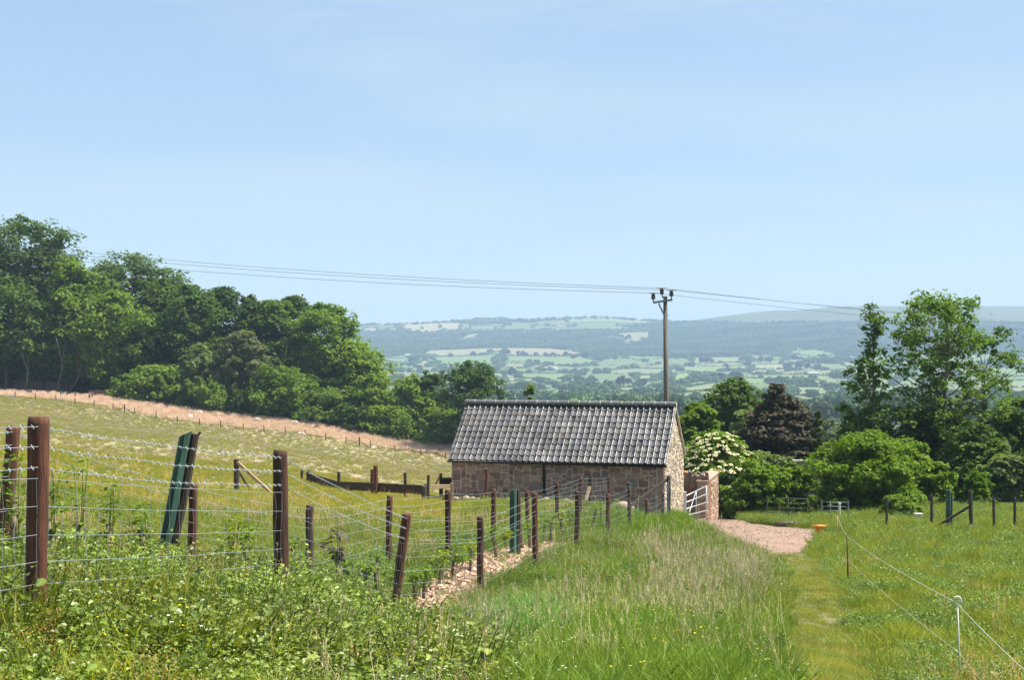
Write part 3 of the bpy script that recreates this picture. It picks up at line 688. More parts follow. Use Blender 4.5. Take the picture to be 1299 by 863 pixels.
for q_x, q_y in zip(_x[_k], _y[_k]):
    hp.append((q_x, q_y)); hh.append(1.7+1.1*r.rand() if r.rand() < .94 else 5+4*r.rand())
for _a in np.arange(603, 642, .8):        # dark plantation on the skyline
    for _d in (5250, 5300, 5350): q_x = (_a+r.rand()-CX)/F*_d; hp.append((q_x, _d+r.randn()*15)); hh.append(12+3*r.rand())
for _k2 in range(150): _a = 430+r.rand()*420; _d = 5330+r.rand()*90; hp.append(((_a-CX)/F*_d, _d)); hh.append(5+4*r.rand())
hp = np.array(hp); hh = np.array(hh)
def sct(name, X, Y, H, wide, label, cat, seed):
    r = rs(seed); n = len(X); w = H*wide*(.85+.4*r.rand(n))
    tv = (.85+.3*r.rand(n))*(1+.8*lump(X, Y, 330, 83)+.5*lump(X, Y, 90, 84))
    scatter(name, np.stack([X, Y, gz(X, Y)-.4-H*.12], -1), np.stack([0*X, 0*X, r.rand(n)*6.28], -1), np.stack([w, w, H*1.12], -1), r.randint(0, 6, n),
            np.stack([tv*(.9+.25*r.rand(n)), tv, tv], -1), BL, label, cat)
sct('far_woodland', Xw, Yw, hgt, .95, 'hazy woods covering the far hillside and the valley floor', 'woodland', 1)
sct('far_hedgerows', hp[:, 0], hp[:, 1], hh, 1.7, 'dark hedgerows dividing the far valley fields', 'hedgerows', 2)
print('far trees', nw, len(hp))
FT_PX = [(571, 453), (600, 452), (622, 448), (636, 450), (562, 467), (523, 461), (535, 418), (558, 417), (645, 450), (660, 451), (666, 452), (680, 452), (692, 452), (702, 453), (717, 452), (728, 455), (743, 455),
         (815, 489), (791, 490), (797, 431), (650, 476), (891, 460), (900, 461), (921, 467), (996, 468), (1024, 468), (1013, 468), (1038, 469), (881, 485), (934, 482), (1007, 457), (1046, 456), (612, 468), (622, 484), (574, 408.5), (588, 409.5), (905, 483), (912, 484), (965, 459), (975, 459)]
for i, (a, b) in enumerate(FT_PX):
    p = hit(a, b)
    if p is None: continue
    o = link('field_tree', BL[i % 6], None, (p.x, p.y, p.z-1.2)); h = random.uniform(10, 15); w = h*random.uniform(.95, 1.3)
    o.scale = (w, w, h*1.1); o.rotation_euler = (0, 0, random.random()*6.28)
    tag(o, 'small hazy rounded tree standing in or beside a far valley field', 'tree', 'single trees in the far valley fields')

# far houses, masts
HL = [(573, 426.5, 26, 'farwhite', 'wide white building on the wooded slope under the tan fields'), (546, 430.5, 18, 'farwhite', 'white house among far trees below the tan fields'), (526, 432.5, 22, 'farwhite', 'white cottage row half hidden in far trees'),
      (500, 433.5, 15, 'farwall', 'pale house left of the white cottage row in far trees'), (469, 438.5, 14, 'farwall', 'pale house alone in the hazy wood above the dark tree edge'), (520, 452.5, 30, 'farwhite', 'long white farm building at the corner of the tan valley field'),
      (485, 463.5, 20, 'farwhite', 'white farmhouse just right of the near woodland edge'), (698, 470.5, 34, 'farwhite', 'long low white shed in the middle of the green valley fields'), (837, 460.5, 9, 'farwhite', 'small white house just left of the utility pole'),
      (823, 467, 9, 'farwhite', 'tiny white house below the hillside wood left of the utility pole'), (709, 509, 22, 'farwall', 'pale roofed barn just above the ridge of the stone building'), (749, 402.5, 22, 'farroof', 'dark building on the hill crest between two masts'),
      (955, 445, 16, 'farwall', 'pale house at the foot of the moor, above the village'), (1061, 442, 16, 'farwall', 'pale house near the left side of the tall thin tree'), (1014, 475.5, 16, 'farwhite', 'white farmhouse between dark trees on the valley floor'),
      (1031, 476, 20, 'farwhite', 'broad white farm building on the valley floor beside dark trees'), (1054, 476, 14, 'farwhite', 'white house close to the left edge of the big ash tree'), (982, 486, 18, 'farwall', 'pinkish house among trees above the dark copper tree')]
for k in range(9):
    HL.append((888+k*7+random.uniform(-2, 2), 450+random.uniform(-1.5, 2.5), random.uniform(8, 13), random.choice(['farwall', 'farwhite', 'farwall']), None))
for (a, b, w, mt, lab) in HL:
    p = hit(a, b)
    if p is None: continue
    e = empty('far_house', p, random.uniform(-.4, .4)); w *= .8; dw = w*.38; hw = 3.2 if w < 25 else 3.8
    m = MB(); m.box((0, 0, hw/2), (w, dw, hw), bev=.05)
    m.build('wall', M[mt], e, local=True)
    m = MB(); rh = dw*.38
    m.add([(-w/2-.3, -dw/2-.3, hw+.02), (w/2+.3, -dw/2-.3, hw+.02), (w/2+.3, dw/2+.3, hw+.02), (-w/2-.3, dw/2+.3, hw+.02), (-w/2-.3, 0, hw+rh), (w/2+.3, 0, hw+rh)], [(0, 1, 5, 4), (2, 3, 4, 5), (0, 4, 3), (1, 2, 5), (3, 2, 1, 0)])
    m.build('roof', M['farroof'] if lab is None or w < 16 else M['farwall'], e, local=True)
    tag(e, lab or 'small pale village house at the foot of the far moor', 'house', 'far valley houses' if lab else 'village houses at the foot of the moor')
for a, s in ((743.5, 'left'), (754, 'right')):
    p = hit(a, 402.6)
    m = MB(); m.tube([p, p+Vector((0, 0, 9)), p+Vector((0, 0, 20))], [.7, .55, .35], 5)
    for z in (7, 13): m.box(p+Vector((0, 0, z)), (1.9, 1.9, .3), bev=.05)
    tag(m.build('radio_mast', M['steel']), 'thin radio mast on the hill crest, %s of the dark crest building' % s, 'mast')
p = hit(653.6, 516)
m = MB(); m.tube([p, p+Vector((0, 0, 9))], [.35, .28], 6); m.box(p+Vector((0, 0, 9.1)), (.9, .9, .5), bev=.05)
tag(m.build('white_post', M['farwhite']), 'white post standing in the valley just above the barn roof', 'post')

# ------------------------------------------------------------------ trees
def crown(seed, H, R, z0, nc, per, leaf, shape, fill=.35, cr=.30, mat=None, lob=.22, name='crown', ry=1.0):
    r = rs(seed); C = []; rad = []
    ph = r.rand(6)*6.28
    def prof(t):
        if shape == 'tent': return (1-t*.97)**.6
        if shape == 'cone': return (1-t)**.8*.97+.03
        if shape == 'dome': return math.sqrt(max(0, 1-t**2.2))*(.86+.14*math.sin(3*t))
        if shape == 'spire': return float(np.interp(t, [0, .12, .3, .38, .5, .62, .72, .8, .9, 1], [.8, 1, .9, .40, .36, .40, .26, .20, .36, .22]))
        if shape == 'fan': return max(.02, (.45+.75*t)*(1-max(0, t-.55)**2/.25)**.5)
        return max(.02, 1-abs(2*min(1, t*.97+.02)-1)**2.6)**.6
    while len(C) < nc:
        t = r.rand()*(.90 if shape == 'dome' else 1); a = r.rand()*6.283
        w = prof(t)*(1+lob*(math.sin(2*a+ph[0]+3*t)+math.sin(3*a+ph[1]-5*t)+.7*math.sin(7*t+ph[2]))*.6)
        q = (r.rand()**.45)*max(w, .05)*R
        c = cr*R*(.55+.75*r.rand())*(.55+.45*min(1, w*1.3))
        if shape == 'cone': c *= .75
        C.append((max(0, q-c*.4)*math.cos(a), max(0, q-c*.4)*math.sin(a)*ry, z0+(H-z0)*t-c*.5*t, )); rad.append(c)
    C = np.array(C); rad = np.array(rad)
    ns = 7; n = nc*per; ci = np.repeat(np.arange(nc), per)
    sd_ = r.randn(nc, ns, 3); sd_ /= np.linalg.norm(sd_, axis=2)[..., None]; sd_ *= (.45+.65*r.rand(nc, ns))[..., None]
    sq = .72 if shape != 'cone' else .5
    if mat is L['copper']: sq = .50
    si = r.randint(0, ns, n); sub = sd_[ci, si]; srad = (.20+.22*r.rand(nc, ns))[ci, si]
    g = r.randn(n, 3)*srad[:, None]*.85
    loc = sub+g
    P = C[ci]+loc*rad[ci][:, None]*np.array((1, 1, sq))
    zt = np.percentile(P[:, 2], 99.6); kz = (H-z0*.6)/max(.1, zt-z0*.6); rt = np.percentile(np.abs(P[:, 0]), 97.5); kr = R/max(.05, rt)
    P[:, 2] = z0*.6+(P[:, 2]-z0*.6)*kz; P[:, :2] *= kr; C = np.array([(c[0]*kr, c[1]*kr, z0*.6+(c[2]-z0*.6)*kz) for c in C])
    P[:, 2] = np.maximum(P[:, 2], .12)
    d = loc/(np.linalg.norm(loc, axis=1)[:, None]+1e-6)
    up = np.array((.12, 0, .8)); nr = d*.5+up+r.randn(n, 3)*.45; nr /= np.linalg.norm(nr, axis=1)[:, None]
    t1 = np.cross(nr, r.randn(n, 3)); t1 /= np.linalg.norm(t1, axis=1)[:, None]+1e-9; t2 = np.cross(nr, t1)
    s = leaf*(.55+.9*r.rand(n))[:, None]
    V = np.stack([P-t1*s, P+t2*s*.55+nr*s*.15, P+t1*s, P-t2*s*.55+nr*s*.15], 1).reshape(-1, 3)
    Fq = np.arange(n*4).reshape(n, 4)
    cv = r.rand(nc)[ci]*.45+r.rand(nc, ns)[ci, si]*.2+r.rand(n)*.35
    me = np_mesh(name, V, [Fq], [mat], None, False, {'var': cv})
    return me, C, rad
def wood_mb(seed, H, C, rad, trunk_r, z0, nlimb, lean=(0, 0), fork=None):
    random.seed(seed); m = MB(); top = Vector((lean[0], lean[1], H*.78))
    def ax(t): return Vector((lean[0]*t**1.5, lean[1]*t**1.5, H*.78*t))
    k = 7; m.tube([ax(i/k)+Vector((random.gauss(0, .02*H*.1), random.gauss(0, .02*H*.1), -.3 if i == 0 else 0)) for i in range(k+1)], [trunk_r*(1.25 if i == 0 else (1-.85*i/k)) for i in range(k+1)], 8, jit=.15)
    for i in random.sample(range(len(C)), min(nlimb, len(C))):
        e = Vector(C[i]); t = max(.12, min(.92, (e.z-.55*math.hypot(e.x, e.y))/(H*.78)))
        b = ax(t); mid = b.lerp(e, .5)+Vector((0, 0, -.06*(e-b).length)); mid.x += random.gauss(0, .04)*H*.2
        rr = trunk_r*(1-.85*t)*.55; m.tube([b, mid, e, e+(e-mid)*.5], [rr, rr*.6, rr*.3, rr*.1], 5, False)
    return m
def tree(name, label, cat, px, d, top, hw, leafmat_, shape='round', base=.22, nc=90, per=90, leaf=.4, seed=None, bark='bark', limbs=16, group=None, lean=0, fill=.3, cr=.30, tr=None, zb=None, ry=1.0, lob=.22):
    x = (px-CX)/F*d; z = g1(x, d) if zb is None else zb
    H = (CY-top)/F*d-z; R = hw/F*d; seed = seed or int(px*7+top*13)
    e = empty(name, (x, d, z), random.random()*0); tag(e, label, cat, group)
    ctop = H-cr*R*.30
    me, C, rad = crown(seed, ctop, R, H*base, nc, per, leaf, shape, fill, cr, leafmat_, lob, ry=ry)
    if limbs:
        m = wood_mb(seed, H, C, rad, tr or max(.05, H*.017), H*base, limbs, (lean, 0)); m.build('trunk', M[bark], e, True, local=True)
    o = link('crown' if limbs > 3 else 'foliage', me, e)
    return e
WT = 'trees of the wood along the top of the field'
# (label, px, depth, top, half width, leaves, shape, base)
wood = [
 ('huge dark tree filling the far left corner of the wood', -28, 290, 288, 62, 'wood', 'round', .16), ('tallest broad tree of the wood, its crown highest at the left', 32, 284, 273, 62, 'wood', 'round', .18),
 ('leafy shoulder tree leaning against the tallest tree of the wood', 66, 282, 303, 38, 'wood', 'round', .14), ('mid green tree in the dip left of the open topped tree', 116, 280, 345, 36, 'light', 'round', .14), ('full leafy tree just right of the tallest tree of the wood', 88, 278, 326, 40, 'light', 'round', .12), ('dark tree behind the pale trunks at the left wood edge', 8, 275, 352, 52, 'wood', 'round', .24),
 ('open topped tree poking above its neighbours under the power lines', 168, 288, 320, 46, 'dark', 'fan', .25), ('yellowish green tree in front of the open topped tree', 142, 272, 368, 42, 'light', 'round', .16),
 ('mid green tree filling the gap right of the open topped tree', 205, 284, 352, 36, 'wood', 'round', .15), ('rounded tree with a bare fork showing below its crown', 238, 276, 360, 36, 'wood', 'round', .25),
 ('rounded dark tree right of the tree with the bare fork', 284, 282, 364, 30, 'dark', 'round', .18), ('narrow dark tree between two rounded crowns of the wood', 316, 284, 375, 26, 'dark', 'round', .18), ('dense tree with a wide base at the middle of the wood', 348, 280, 380, 34, 'wood', 'round', .12),
 ('dark tree with a ragged top near the right end of the wood', 378, 284, 375, 28, 'dark', 'round', .18), ('large sunlit tree at the right end of the wood', 412, 276, 384, 40, 'light', 'round', .10), ('sloping lower tree closing the right end of the wood', 446, 272, 432, 36, 'light', 'round', .08),
 ('grey olive thin leaved tree standing before the dark wood', 306, 266, 420, 27, 'olive', 'round', .10), ('small pale tree below the bare forked tree', 252, 266, 438, 20, 'grey', 'round', .1), ('shaded tree low behind the hedge at the wood centre', 190, 280, 400, 42, 'dark', 'round', .08),
 ('shaded tree low behind the olive tree', 330, 278, 425, 42, 'dark', 'round', .06), ('shaded tree beneath the big sunlit tree', 395, 274, 440, 44, 'wood', 'round', .06), ('shaded low tree behind the pale trunks', 50, 286, 400, 70, 'dark', 'round', .1), ('shaded low tree left of the hedge', 120, 284, 410, 50, 'dark', 'round', .12)]
for i, (lab, a, d, t, hw, lm, sh, bs) in enumerate(wood):
    tree('broadleaf_tree', lab, 'tree', a, d, t, hw*1.2, L[lm], sh, bs, nc=int(130+hw*1.2), per=105, leaf=.36, seed=900+i, group=WT, limbs=14, cr=.235, bark='barkpale' if i in (7, 4) else 'bark', fill=.25)
HG = 'bushes of the hedge along the far field edge'
hedge = [
 ('dark bush at the left end of the hedge', 165, 266, 474, 30, 'light'), ('rounded bush with yellowish tips in the hedge', 200, 264, 462, 36, 'light'), ('wide hedge bush left of the olive tree', 262, 264, 474, 40, 'light'), ('low hedge bush at the foot of the olive tree', 312, 264, 488, 34, 'wood'),
 ('tall pointed hedge bush right of the olive tree', 356, 263, 463, 38, 'light'), ('dark flat topped hedge bush below the wood end', 415, 263, 491, 42, 'wood'), ('bright leafy hedge bush where the wood slopes down', 470, 262, 474, 36, 'light'), ('bushy small tree in the hedge left of the leafy round tree', 520, 262, 476, 34, 'light'),
 ('slim dark hedge tree between two round ones', 548, 262, 472, 18, 'dark'), ('low hedge bush in front of the bushy small tree', 500, 260, 508, 40, 'light'), ('low wide hedge bush against the barn roof edge', 562, 258, 513, 46, 'light'), ('dark low bush behind the barn roof corner', 615, 258, 520, 40, 'wood'), ('dark low bush at the foot of the sloping wood end', 450, 260, 508, 30, 'dark'), ('dark low bush between two wide hedge bushes', 385, 262, 500, 28, 'dark')]
for i, (lab, a, d, t, hw, lm) in enumerate(hedge):
    tree('hedge_bush', lab, 'bush', a, d, t, hw, L[lm], 'dome', .0, nc=120, per=100, leaf=.29, seed=1100+i, group=HG, limbs=3, cr=.22)
tree('round_tree', 'leafy round dark green tree above the left end of the barn roof', 'tree', 596, 250, 457, 37, L['dark'], 'round', .12, nc=130, per=110, leaf=.30, seed=1201, limbs=12)
for i, (lab, a, d, t, hw, lm, sh) in enumerate([('small dark topped tree peeping over the barn ridge', 671, 160, 488, 14, 'wood', 'dome'), ('low leafy bush peeping over the barn ridge right of centre', 728, 150, 507, 18, 'light', 'dome'), ('low leafy bush peeping over the barn ridge near the pole', 792, 150, 507, 16, 'light', 'dome'), ('low leafy bush peeping over the barn ridge at its centre', 690, 165, 510, 14, 'light', 'dome')]):
    tree('ridge_bush', lab, 'bush', a, d, t, hw, L[lm], sh, .0, nc=50, per=100, leaf=.2, seed=1300+i, limbs=3, cr=.3)
# right hand group
RT = [
 ('broad_tree', 'broad round topped green tree left of the dark copper tree', 936, 135, 481, 50, 'wood', 'round', .1, 120, 110, .30), ('leafy_tree', 'leafy light green tree right behind the pole and barn', 884, 112, 512, 32, 'light', 'round', .08, 90, 90, .24),
 ('leafy_tree', 'paler low tree in front of the broad round topped tree', 952, 122, 520, 34, 'grey', 'dome', .0, 80, 90, .24), ('copper_tree', 'dark brownish copper tree with layered branches', 986, 114, 487, 45, 'copper', 'tent', .03, 210, 120, .24),
 ('golden_conifer', 'small yellow green conifer right of the copper tree', 1038, 112, 522, 17, 'conifer', 'cone', .0, 80, 90, .17)]
for i, (nm, lab, a, d, t, hw, lm, sh, bs, nc, per, lf) in enumerate(RT):
    tree(nm, lab, 'tree', a, d, t, hw, L[lm], sh, bs, int(nc*1.1), int(per*1.5), lf*.68, seed=1400+i, limbs=12, cr=.22)
tree('tall_thin_tree', 'tall thin tree with tufted spire left of the big ash', 'tree', 1108, 92, 384, 40, L['ash'], 'spire', .26, nc=60, per=44, leaf=.13, seed=1501, limbs=60, cr=.25, tr=.17, lob=.35)
tree('tall_thin_tree', 'lower leafy tree hugging the stem of the tall thin tree', 'tree', 1090, 93, 462, 36, L['ash'], 'round', .3, nc=38, per=60, leaf=.135, seed=1502, limbs=20, cr=.24, lob=.4)
tree('ash_tree', 'biggest tree at the right, open feathery crown on forked stems', 'tree', 1192, 95, 371, 72, L['ash'], 'fan', .16, nc=175, per=78, leaf=.135, seed=1503, limbs=80, cr=.19, tr=.24, lean=.6, lob=.4, fill=.25)
tree('ash_tree', 'lighter right hand stem of the big ash with loose outer branches', 'tree', 1248, 97, 412, 50, L['ash'], 'fan', .2, nc=85, per=52, leaf=.13, seed=1504, limbs=60, cr=.20, tr=.15, lob=.4)
for i, (lab, a, d, t, hw, lm) in enumerate([
 ('dark leafy bush below the right side of the big ash', 1238, 92, 540, 52, 'wood'), ('green bush at the right edge of the view under the ash', 1292, 96, 505, 44, 'ash'), ('dark bush under the middle of the big ash', 1178, 96, 515, 55, 'dark'), ('dark bush behind the big round shrub', 1100, 96, 520, 45, 'dark'), ('pale leafy shrub low at the right edge', 1280, 84, 578, 34, 'grey')]):
    tree('under_bush', lab, 'bush', a, d, t, hw, L[lm], 'dome', .0, nc=120, per=120, leaf=.15, seed=1600+i, limbs=3, cr=.24)
for i, (lab, a, d, t, hw, lm, nc) in enumerate([
 ('big rounded bright green shrub right of the green field gate', 1103, 76, 546, 64, 'bright', 200), ('yellow green shrub joined to the right side of the big round shrub', 1172, 78, 582, 34, 'bright', 90), ('small bright shrub below the big ash', 1240, 78, 598, 20, 'bright', 50),
 ('bright green shrub between the elder and the green gate', 962, 77, 585, 38, 'bright', 90), ('lush low shrub behind the green field gate', 1003, 79, 588, 34, 'bright', 90), ('dull green sucker shoots standing below the copper tree', 975, 86, 573, 34, 'grey', 70), ('dark undergrowth bush below the cream flowered elder', 952, 76, 612, 24, 'wood', 60), ('bramble bush behind the right hand fence posts', 1140, 66, 630, 24, 'light', 60),
 ('low bramble left of the metal hurdle', 1055, 74, 610, 22, 'wood', 50)]):
    tree('garden_shrub', lab, 'shrub', a, d, t, hw, L[lm], 'round' if hw > 60 else 'dome', .0, nc=nc, per=150, leaf=.10, seed=1700+i, limbs=3, cr=.20)
for i, (lab, a, d, t, hw) in enumerate([('hazy tree seen in the gap right of the golden conifer', 1046, 300, 531, 22), ('hazy tree seen in the gap left of the tall thin tree', 1078, 320, 526, 22), ('hazy tree low between the copper tree and the golden conifer', 1020, 330, 532, 24), ('hazy bush beyond the right side of the big ash', 1290, 300, 524, 34), ('hazy tree just right of the barn gable top', 868, 230, 528, 24)]):
    tree('slope_tree', lab, 'tree', a, d, t, hw, L['grey'], 'dome', .0, nc=70, per=80, leaf=.36, seed=1650+i, limbs=3, cr=.26)
# elder with blossom
el = tree('elder_bush', 'elder bush covered in flat cream flower heads beside the barn gable', 'bush', 909, 80, 546, 50, L['bright'], 'round', .0, nc=130, per=150, leaf=.105, seed=1801, limbs=10, cr=.24)
r = rs(5); V = []; Fq = []
H = (CY-546)/F*80-el.location.z; R = 50/F*80
for k in range(470):
    a = math.pi*(1+r.rand()); t = .14+.84*r.rand()
    if r.rand() > math.sin(math.pi*(.10+.86*t))**.65*1.05: continue
    rr = R*math.sin(math.pi*(.10+.86*t))**.65*(.92+.22*r.rand())
    if r.rand() < .25: a += math.pi
    c = Vector((rr*math.cos(a), rr*math.sin(a), H*t*.97+.1)); nrm = Vector((math.cos(a)*.45, math.sin(a)*.45, 1)).normalized(); u = nrm.orthogonal().normalized(); w = nrm.cross(u)
    rad = .10+.09*r.rand()
    for q in range(16):
        b = r.rand()*6.28; q_ = rad*math.sqrt(r.rand()); p = c+u*q_*math.cos(b)+w*q_*math.sin(b)+nrm*(.02*r.rand()); s = .035
        i0 = len(V); V += [p+u*s, p+w*s, p-u*s, p-w*s]; Fq.append((i0, i0+1, i0+2, i0+3))
M['elder'] = surf('elder_blossom', (.66, .61, .33), .8, .12, 3)
link('blossom', np_mesh('blossom', np.array([tuple(v) for v in V]), [np.array(Fq)], [M['elder']]), el)

# pale leaning trunks and earth bank at the wood edge
for i, (a, y0, a2, y1, lab) in enumerate([(31, 496, 36, 455, 'slim pale trunk leaning right at the far left wood edge'), (71, 498, 82, 440, 'tallest slim pale trunk at the left wood edge'), (84, 497, 108, 462, 'dark trunk leaning right behind the pale trunks'), (132, 508, 132, 494, 'short pale stump at the wood edge beside the board panels')]):
    d = 268; p, q = W(a, y0+3, d), W(a2, y1, d+2)
    p.z = g1(p.x, p.y)-.3
    m = MB(); m.tube([p, p.lerp(q, .5)+Vector((.2, 0, 0)), q], [.16, .13, .10], 8, jit=.1)
    if i < 3: m.tube([p.lerp(q, .7), q+Vector((-1.6, 0, 2))], [.14, .07], 6)
    tag(m.build('bare_trunk', M['bark' if i == 2 else 'pole'], None, True), lab, 'tree trunk', 'bare trunks at the wood edge')
m = MB(); r = rs(4)
for k in range(26):
    a = -20+k*4.2; p = W(a, 497, 277); z = g1(p.x, p.y); m.col = (1, 1, 1)
    m.box((p.x, p.y+r.randn()*.2, z+.9+.3*r.rand()), (.62, .5, 2.4+.7*r.rand()), Matrix.Rotation(r.randn()*.08, 3, 'Y'), bev=.05)
tag(m.build('earth_wall', M['heather']), 'low brown stone bank under the trees at the far left', 'wall')
e = empty('panel_fence', (W(128, 509, 263).x, 263, g1(W(128, 0, 263).x, 263))); tag(e, 'short run of brown boards at the wood edge left of the hedge', 'fence')
for k in range(5):
    m = MB(); m.box((e.location.x-1.6+k*1.1, 263, e.location.z+.75), (1.02, .08, 1.6+.1*(k % 2)), bev=.01); m.build('board_panel', M['heather'], e)
m = MB(); m.beam((e.location.x-2.2, 263.1, e.location.z+.6), (e.location.x+3.4, 263.1, e.location.z+.6), .06, .12); m.build('rail', M['heather'], e)
for i, a in enumerate([6.5, 34.5, 37, 39.5, 60.5, 76.5, 79, 85, 95, 113, 116.5]):
    p = W(a, 500, 252 if i % 2 else 255); z = g1(p.x, p.y)
    m = MB(); m.tube([(p.x, p.y, z-.1), (p.x+.03, p.y, z+1.35)], .11, 8); m.tube([(p.x+.16, p.y, z-.1), (p.x+.16, p.y, z+1.1)], .03, 5)
    tag(m.build('tree_shelter', M['tubegreen']), 'dark green tree tube planted at the left wood edge', 'tree tube', 'green tree tubes at the wood edge')

# ------------------------------------------------------------------ barn
LN, WD = 9.17, 4.84
ZE = (CY-587.5)/F*62.3; ZR = (CY-515.5)/F*64.63; ZB = -7.9
be = empty('stone_barn', (BX, BY, ZB), -math.radians(15.6)); tag(be, 'low stone barn with grey tiled roof beside the gravel yard', 'barn')
HE, HR = ZE-ZB, ZR-ZB-.10
m = MB(); r = rs(12); MORT = (.52, .40, .335)
m.col = MORT
m.add([(-LN, 0, 0), (0, 0, 0), (0, WD, 0), (-LN, WD, 0), (-LN, 0, HE), (0, 0, HE), (0, WD, HE), (-LN, WD, HE), (0, WD/2, HR-.12), (-LN, WD/2, HR-.12)],
      [(0, 1, 5, 4), (1, 2, 6, 8, 5), (2, 3, 7, 6), (3, 0, 4, 9, 7), (4, 5, 8, 9), (6, 7, 9, 8)])
def stones(m, O, U, Vv, Nn, w, h, cell, pal, okf, seed, gap=.020, prd=.030, big=(2, 6, 1, 3)):
    r = rs(seed); cw, ch = cell; nx, ny = int(w/cw), int(h/ch); occ = np.zeros((nx, ny), bool); O, U, Vv, Nn = map(Vector, (O, U, Vv, Nn))
    jx = r.randn(nx+1, ny+1)*cw*.17; jy = r.randn(nx+1, ny+1)*ch*.2
    for j in range(ny):
        i = 0
        while i < nx:
            if occ[i, j]: i += 1; continue
            ww, hh = r.randint(big[0], big[1]), r.randint(big[2], big[3]+1)
            ww = min(ww, nx-i); hh = min(hh, ny-j)
            while ww > 1 and occ[i:i+ww, j:j+hh].any(): ww -= 1
            while hh > 1 and occ[i:i+ww, j:j+hh].any(): hh -= 1
            occ[i:i+ww, j:j+hh] = True
            cor = [(i, j), (i+ww, j), (i+ww, j+hh), (i, j+hh)]
            P = [Vector((a*cw+(jx[a, b] if 0 < a < nx else 0), b*ch+(jy[a, b] if 0 < b < ny else 0))) for a, b in cor]
            ctr = sum(P, Vector((0, 0)))/4
            if okf(ctr):
                def ins(p, k):
                    d = p-ctr; L_ = d.length; return ctr+d*max(.3, (L_-k)/L_)
                pr = prd*(.5+r.rand()); c = pal[r.randint(len(pal))]; f = .75+.5*r.rand(); m.col = tuple(x*f for x in c)
                # octagon: soften the corners
                def ring(k, off):
                    q = [ins(p, k) for p in P]; out = []
                    for t in range(4):
                        a, b, c_ = q[t-1], q[t], q[(t+1) % 4]
                        out += [b.lerp(a, .16), b.lerp(c_, .12)]
                    return [O+U*p.x+Vv*p.y+Nn*off for p in out]
                A, B = ring(gap*1.4, -.004), ring(gap*1.4+.018, pr)
                m.add(A+B, [tuple(range(8, 16))]+[(t, (t+1) % 8, 8+(t+1) % 8, 8+t) for t in range(8)])
            i += ww
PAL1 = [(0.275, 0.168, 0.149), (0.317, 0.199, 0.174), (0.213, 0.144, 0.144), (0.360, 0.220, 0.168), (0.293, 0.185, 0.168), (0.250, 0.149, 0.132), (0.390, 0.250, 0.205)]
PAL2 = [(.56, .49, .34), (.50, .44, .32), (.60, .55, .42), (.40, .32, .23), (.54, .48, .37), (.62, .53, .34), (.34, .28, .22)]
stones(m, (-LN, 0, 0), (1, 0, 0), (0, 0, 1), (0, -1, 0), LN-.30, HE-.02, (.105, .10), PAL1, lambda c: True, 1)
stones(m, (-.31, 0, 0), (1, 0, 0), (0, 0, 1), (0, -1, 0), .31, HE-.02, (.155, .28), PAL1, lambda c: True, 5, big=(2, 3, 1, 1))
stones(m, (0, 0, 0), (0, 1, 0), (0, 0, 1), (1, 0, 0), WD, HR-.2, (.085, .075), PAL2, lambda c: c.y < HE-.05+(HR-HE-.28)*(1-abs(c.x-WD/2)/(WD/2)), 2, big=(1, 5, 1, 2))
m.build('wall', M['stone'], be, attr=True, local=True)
# roof
slope = Vector((0, WD/2, HR-HE)); OV = .22; SL = slope.length+OV; sd = slope.normalized()
def roof_side(sign, seed):
    m = MB(); r = rs(seed); NT, NC = 36, 10; x0, x1 = -LN-.10, .10; tw = (x1-x0)/NT; g = SL/NC
    y0 = 0 if sign > 0 else WD
    base = Vector((0, y0, HE))-Vector((0, sd.y*sign, sd.z))*OV+Vector((0, 0, .10)); dv = Vector((0, sd.y*sign, sd.z)); nv = Vector((0, -sd.z*sign, sd.y))
    prof = [(0, 0), (.10, -.008), (.50, -.008), (.54, .004), (.60, .036), (.66, .056), (.72, .060), (.80, .050), (.92, .006), (1.0, .000)]
    for c in range(NC):
        for t in range(NT):
            f = (.82+.36*r.rand())*(1+.30*math.sin(c*.9+t*.31)*math.sin(t*.23+1.3)); k = r.rand(); wt = max(0, math.sin(t*.55+c*.8+2)*math.sin(c*1.3-t*.2)); col = (.092*f+.035*wt, .089*f+.024*wt, .090*f+.006*wt); tl = r.randn()*.05
            if k < .05: col = (.125*f, .112*f, .092*f)
            elif k < .09: col = (.112*f, .10*f, .095*f)
            m.col = col; jx = r.randn()*.004; dz = r.randn()*.004; dz += .012*(r.rand() < .03)
            def pt(u, s, e): return base+dv*s+nv*(e+tl*(u-.5)*.25)+Vector((x0+(t+u)*tw+jx, 0, 0))
            lo = c*g-.035; hi = (c+1)*g
            A = [pt(u, lo, h+.036+dz) for u, h in prof]; B = [pt(u, hi, h+.004) for u, h in prof]; Dn = [pt(u, lo, h+.012+dz) for u, h in prof]
            n = len(prof)
            fs = [(i, i+1, n+i+1, n+i) for i in range(n-1)]+[(2*n+i, 2*n+i+1, i+1, i) for i in range(n-1)]
            m.add(A+B+Dn, fs)
    return m
rf = roof_side(1, 3).build('roof', M['tile'], be, attr=True, local=True)
m2 = roof_side(-1, 4); m2.build('rear_roof', M['tile'], be, attr=True, local=True)
m = MB(); r = rs(6); yr_, zr_ = WD/2, HR+.16
for k in range(20):
    a, b = -LN-.12+k*(LN+.24)/20, -LN-.12+(k+1)*(LN+.24)/20-.012
    prof = [(.17*math.sin(t), .13*math.cos(t)) for t in np.linspace(-1.9, 1.9, 9)]
    A = [(a, yr_+p, zr_+q) for p, q in prof]; B = [(b, yr_+p*.97, zr_+q*.97) for p, q in prof]
    o_ = r.randn(2)*.008; A = [(x, y+o_[0], z+o_[1]) for x, y, z in A]; B = [(x, y+o_[0], z+o_[1]*.6) for x, y, z in B]
    m.add(A+B, [(i, i+1, 9+i+1, 9+i) for i in range(8)])
m.cur = 1
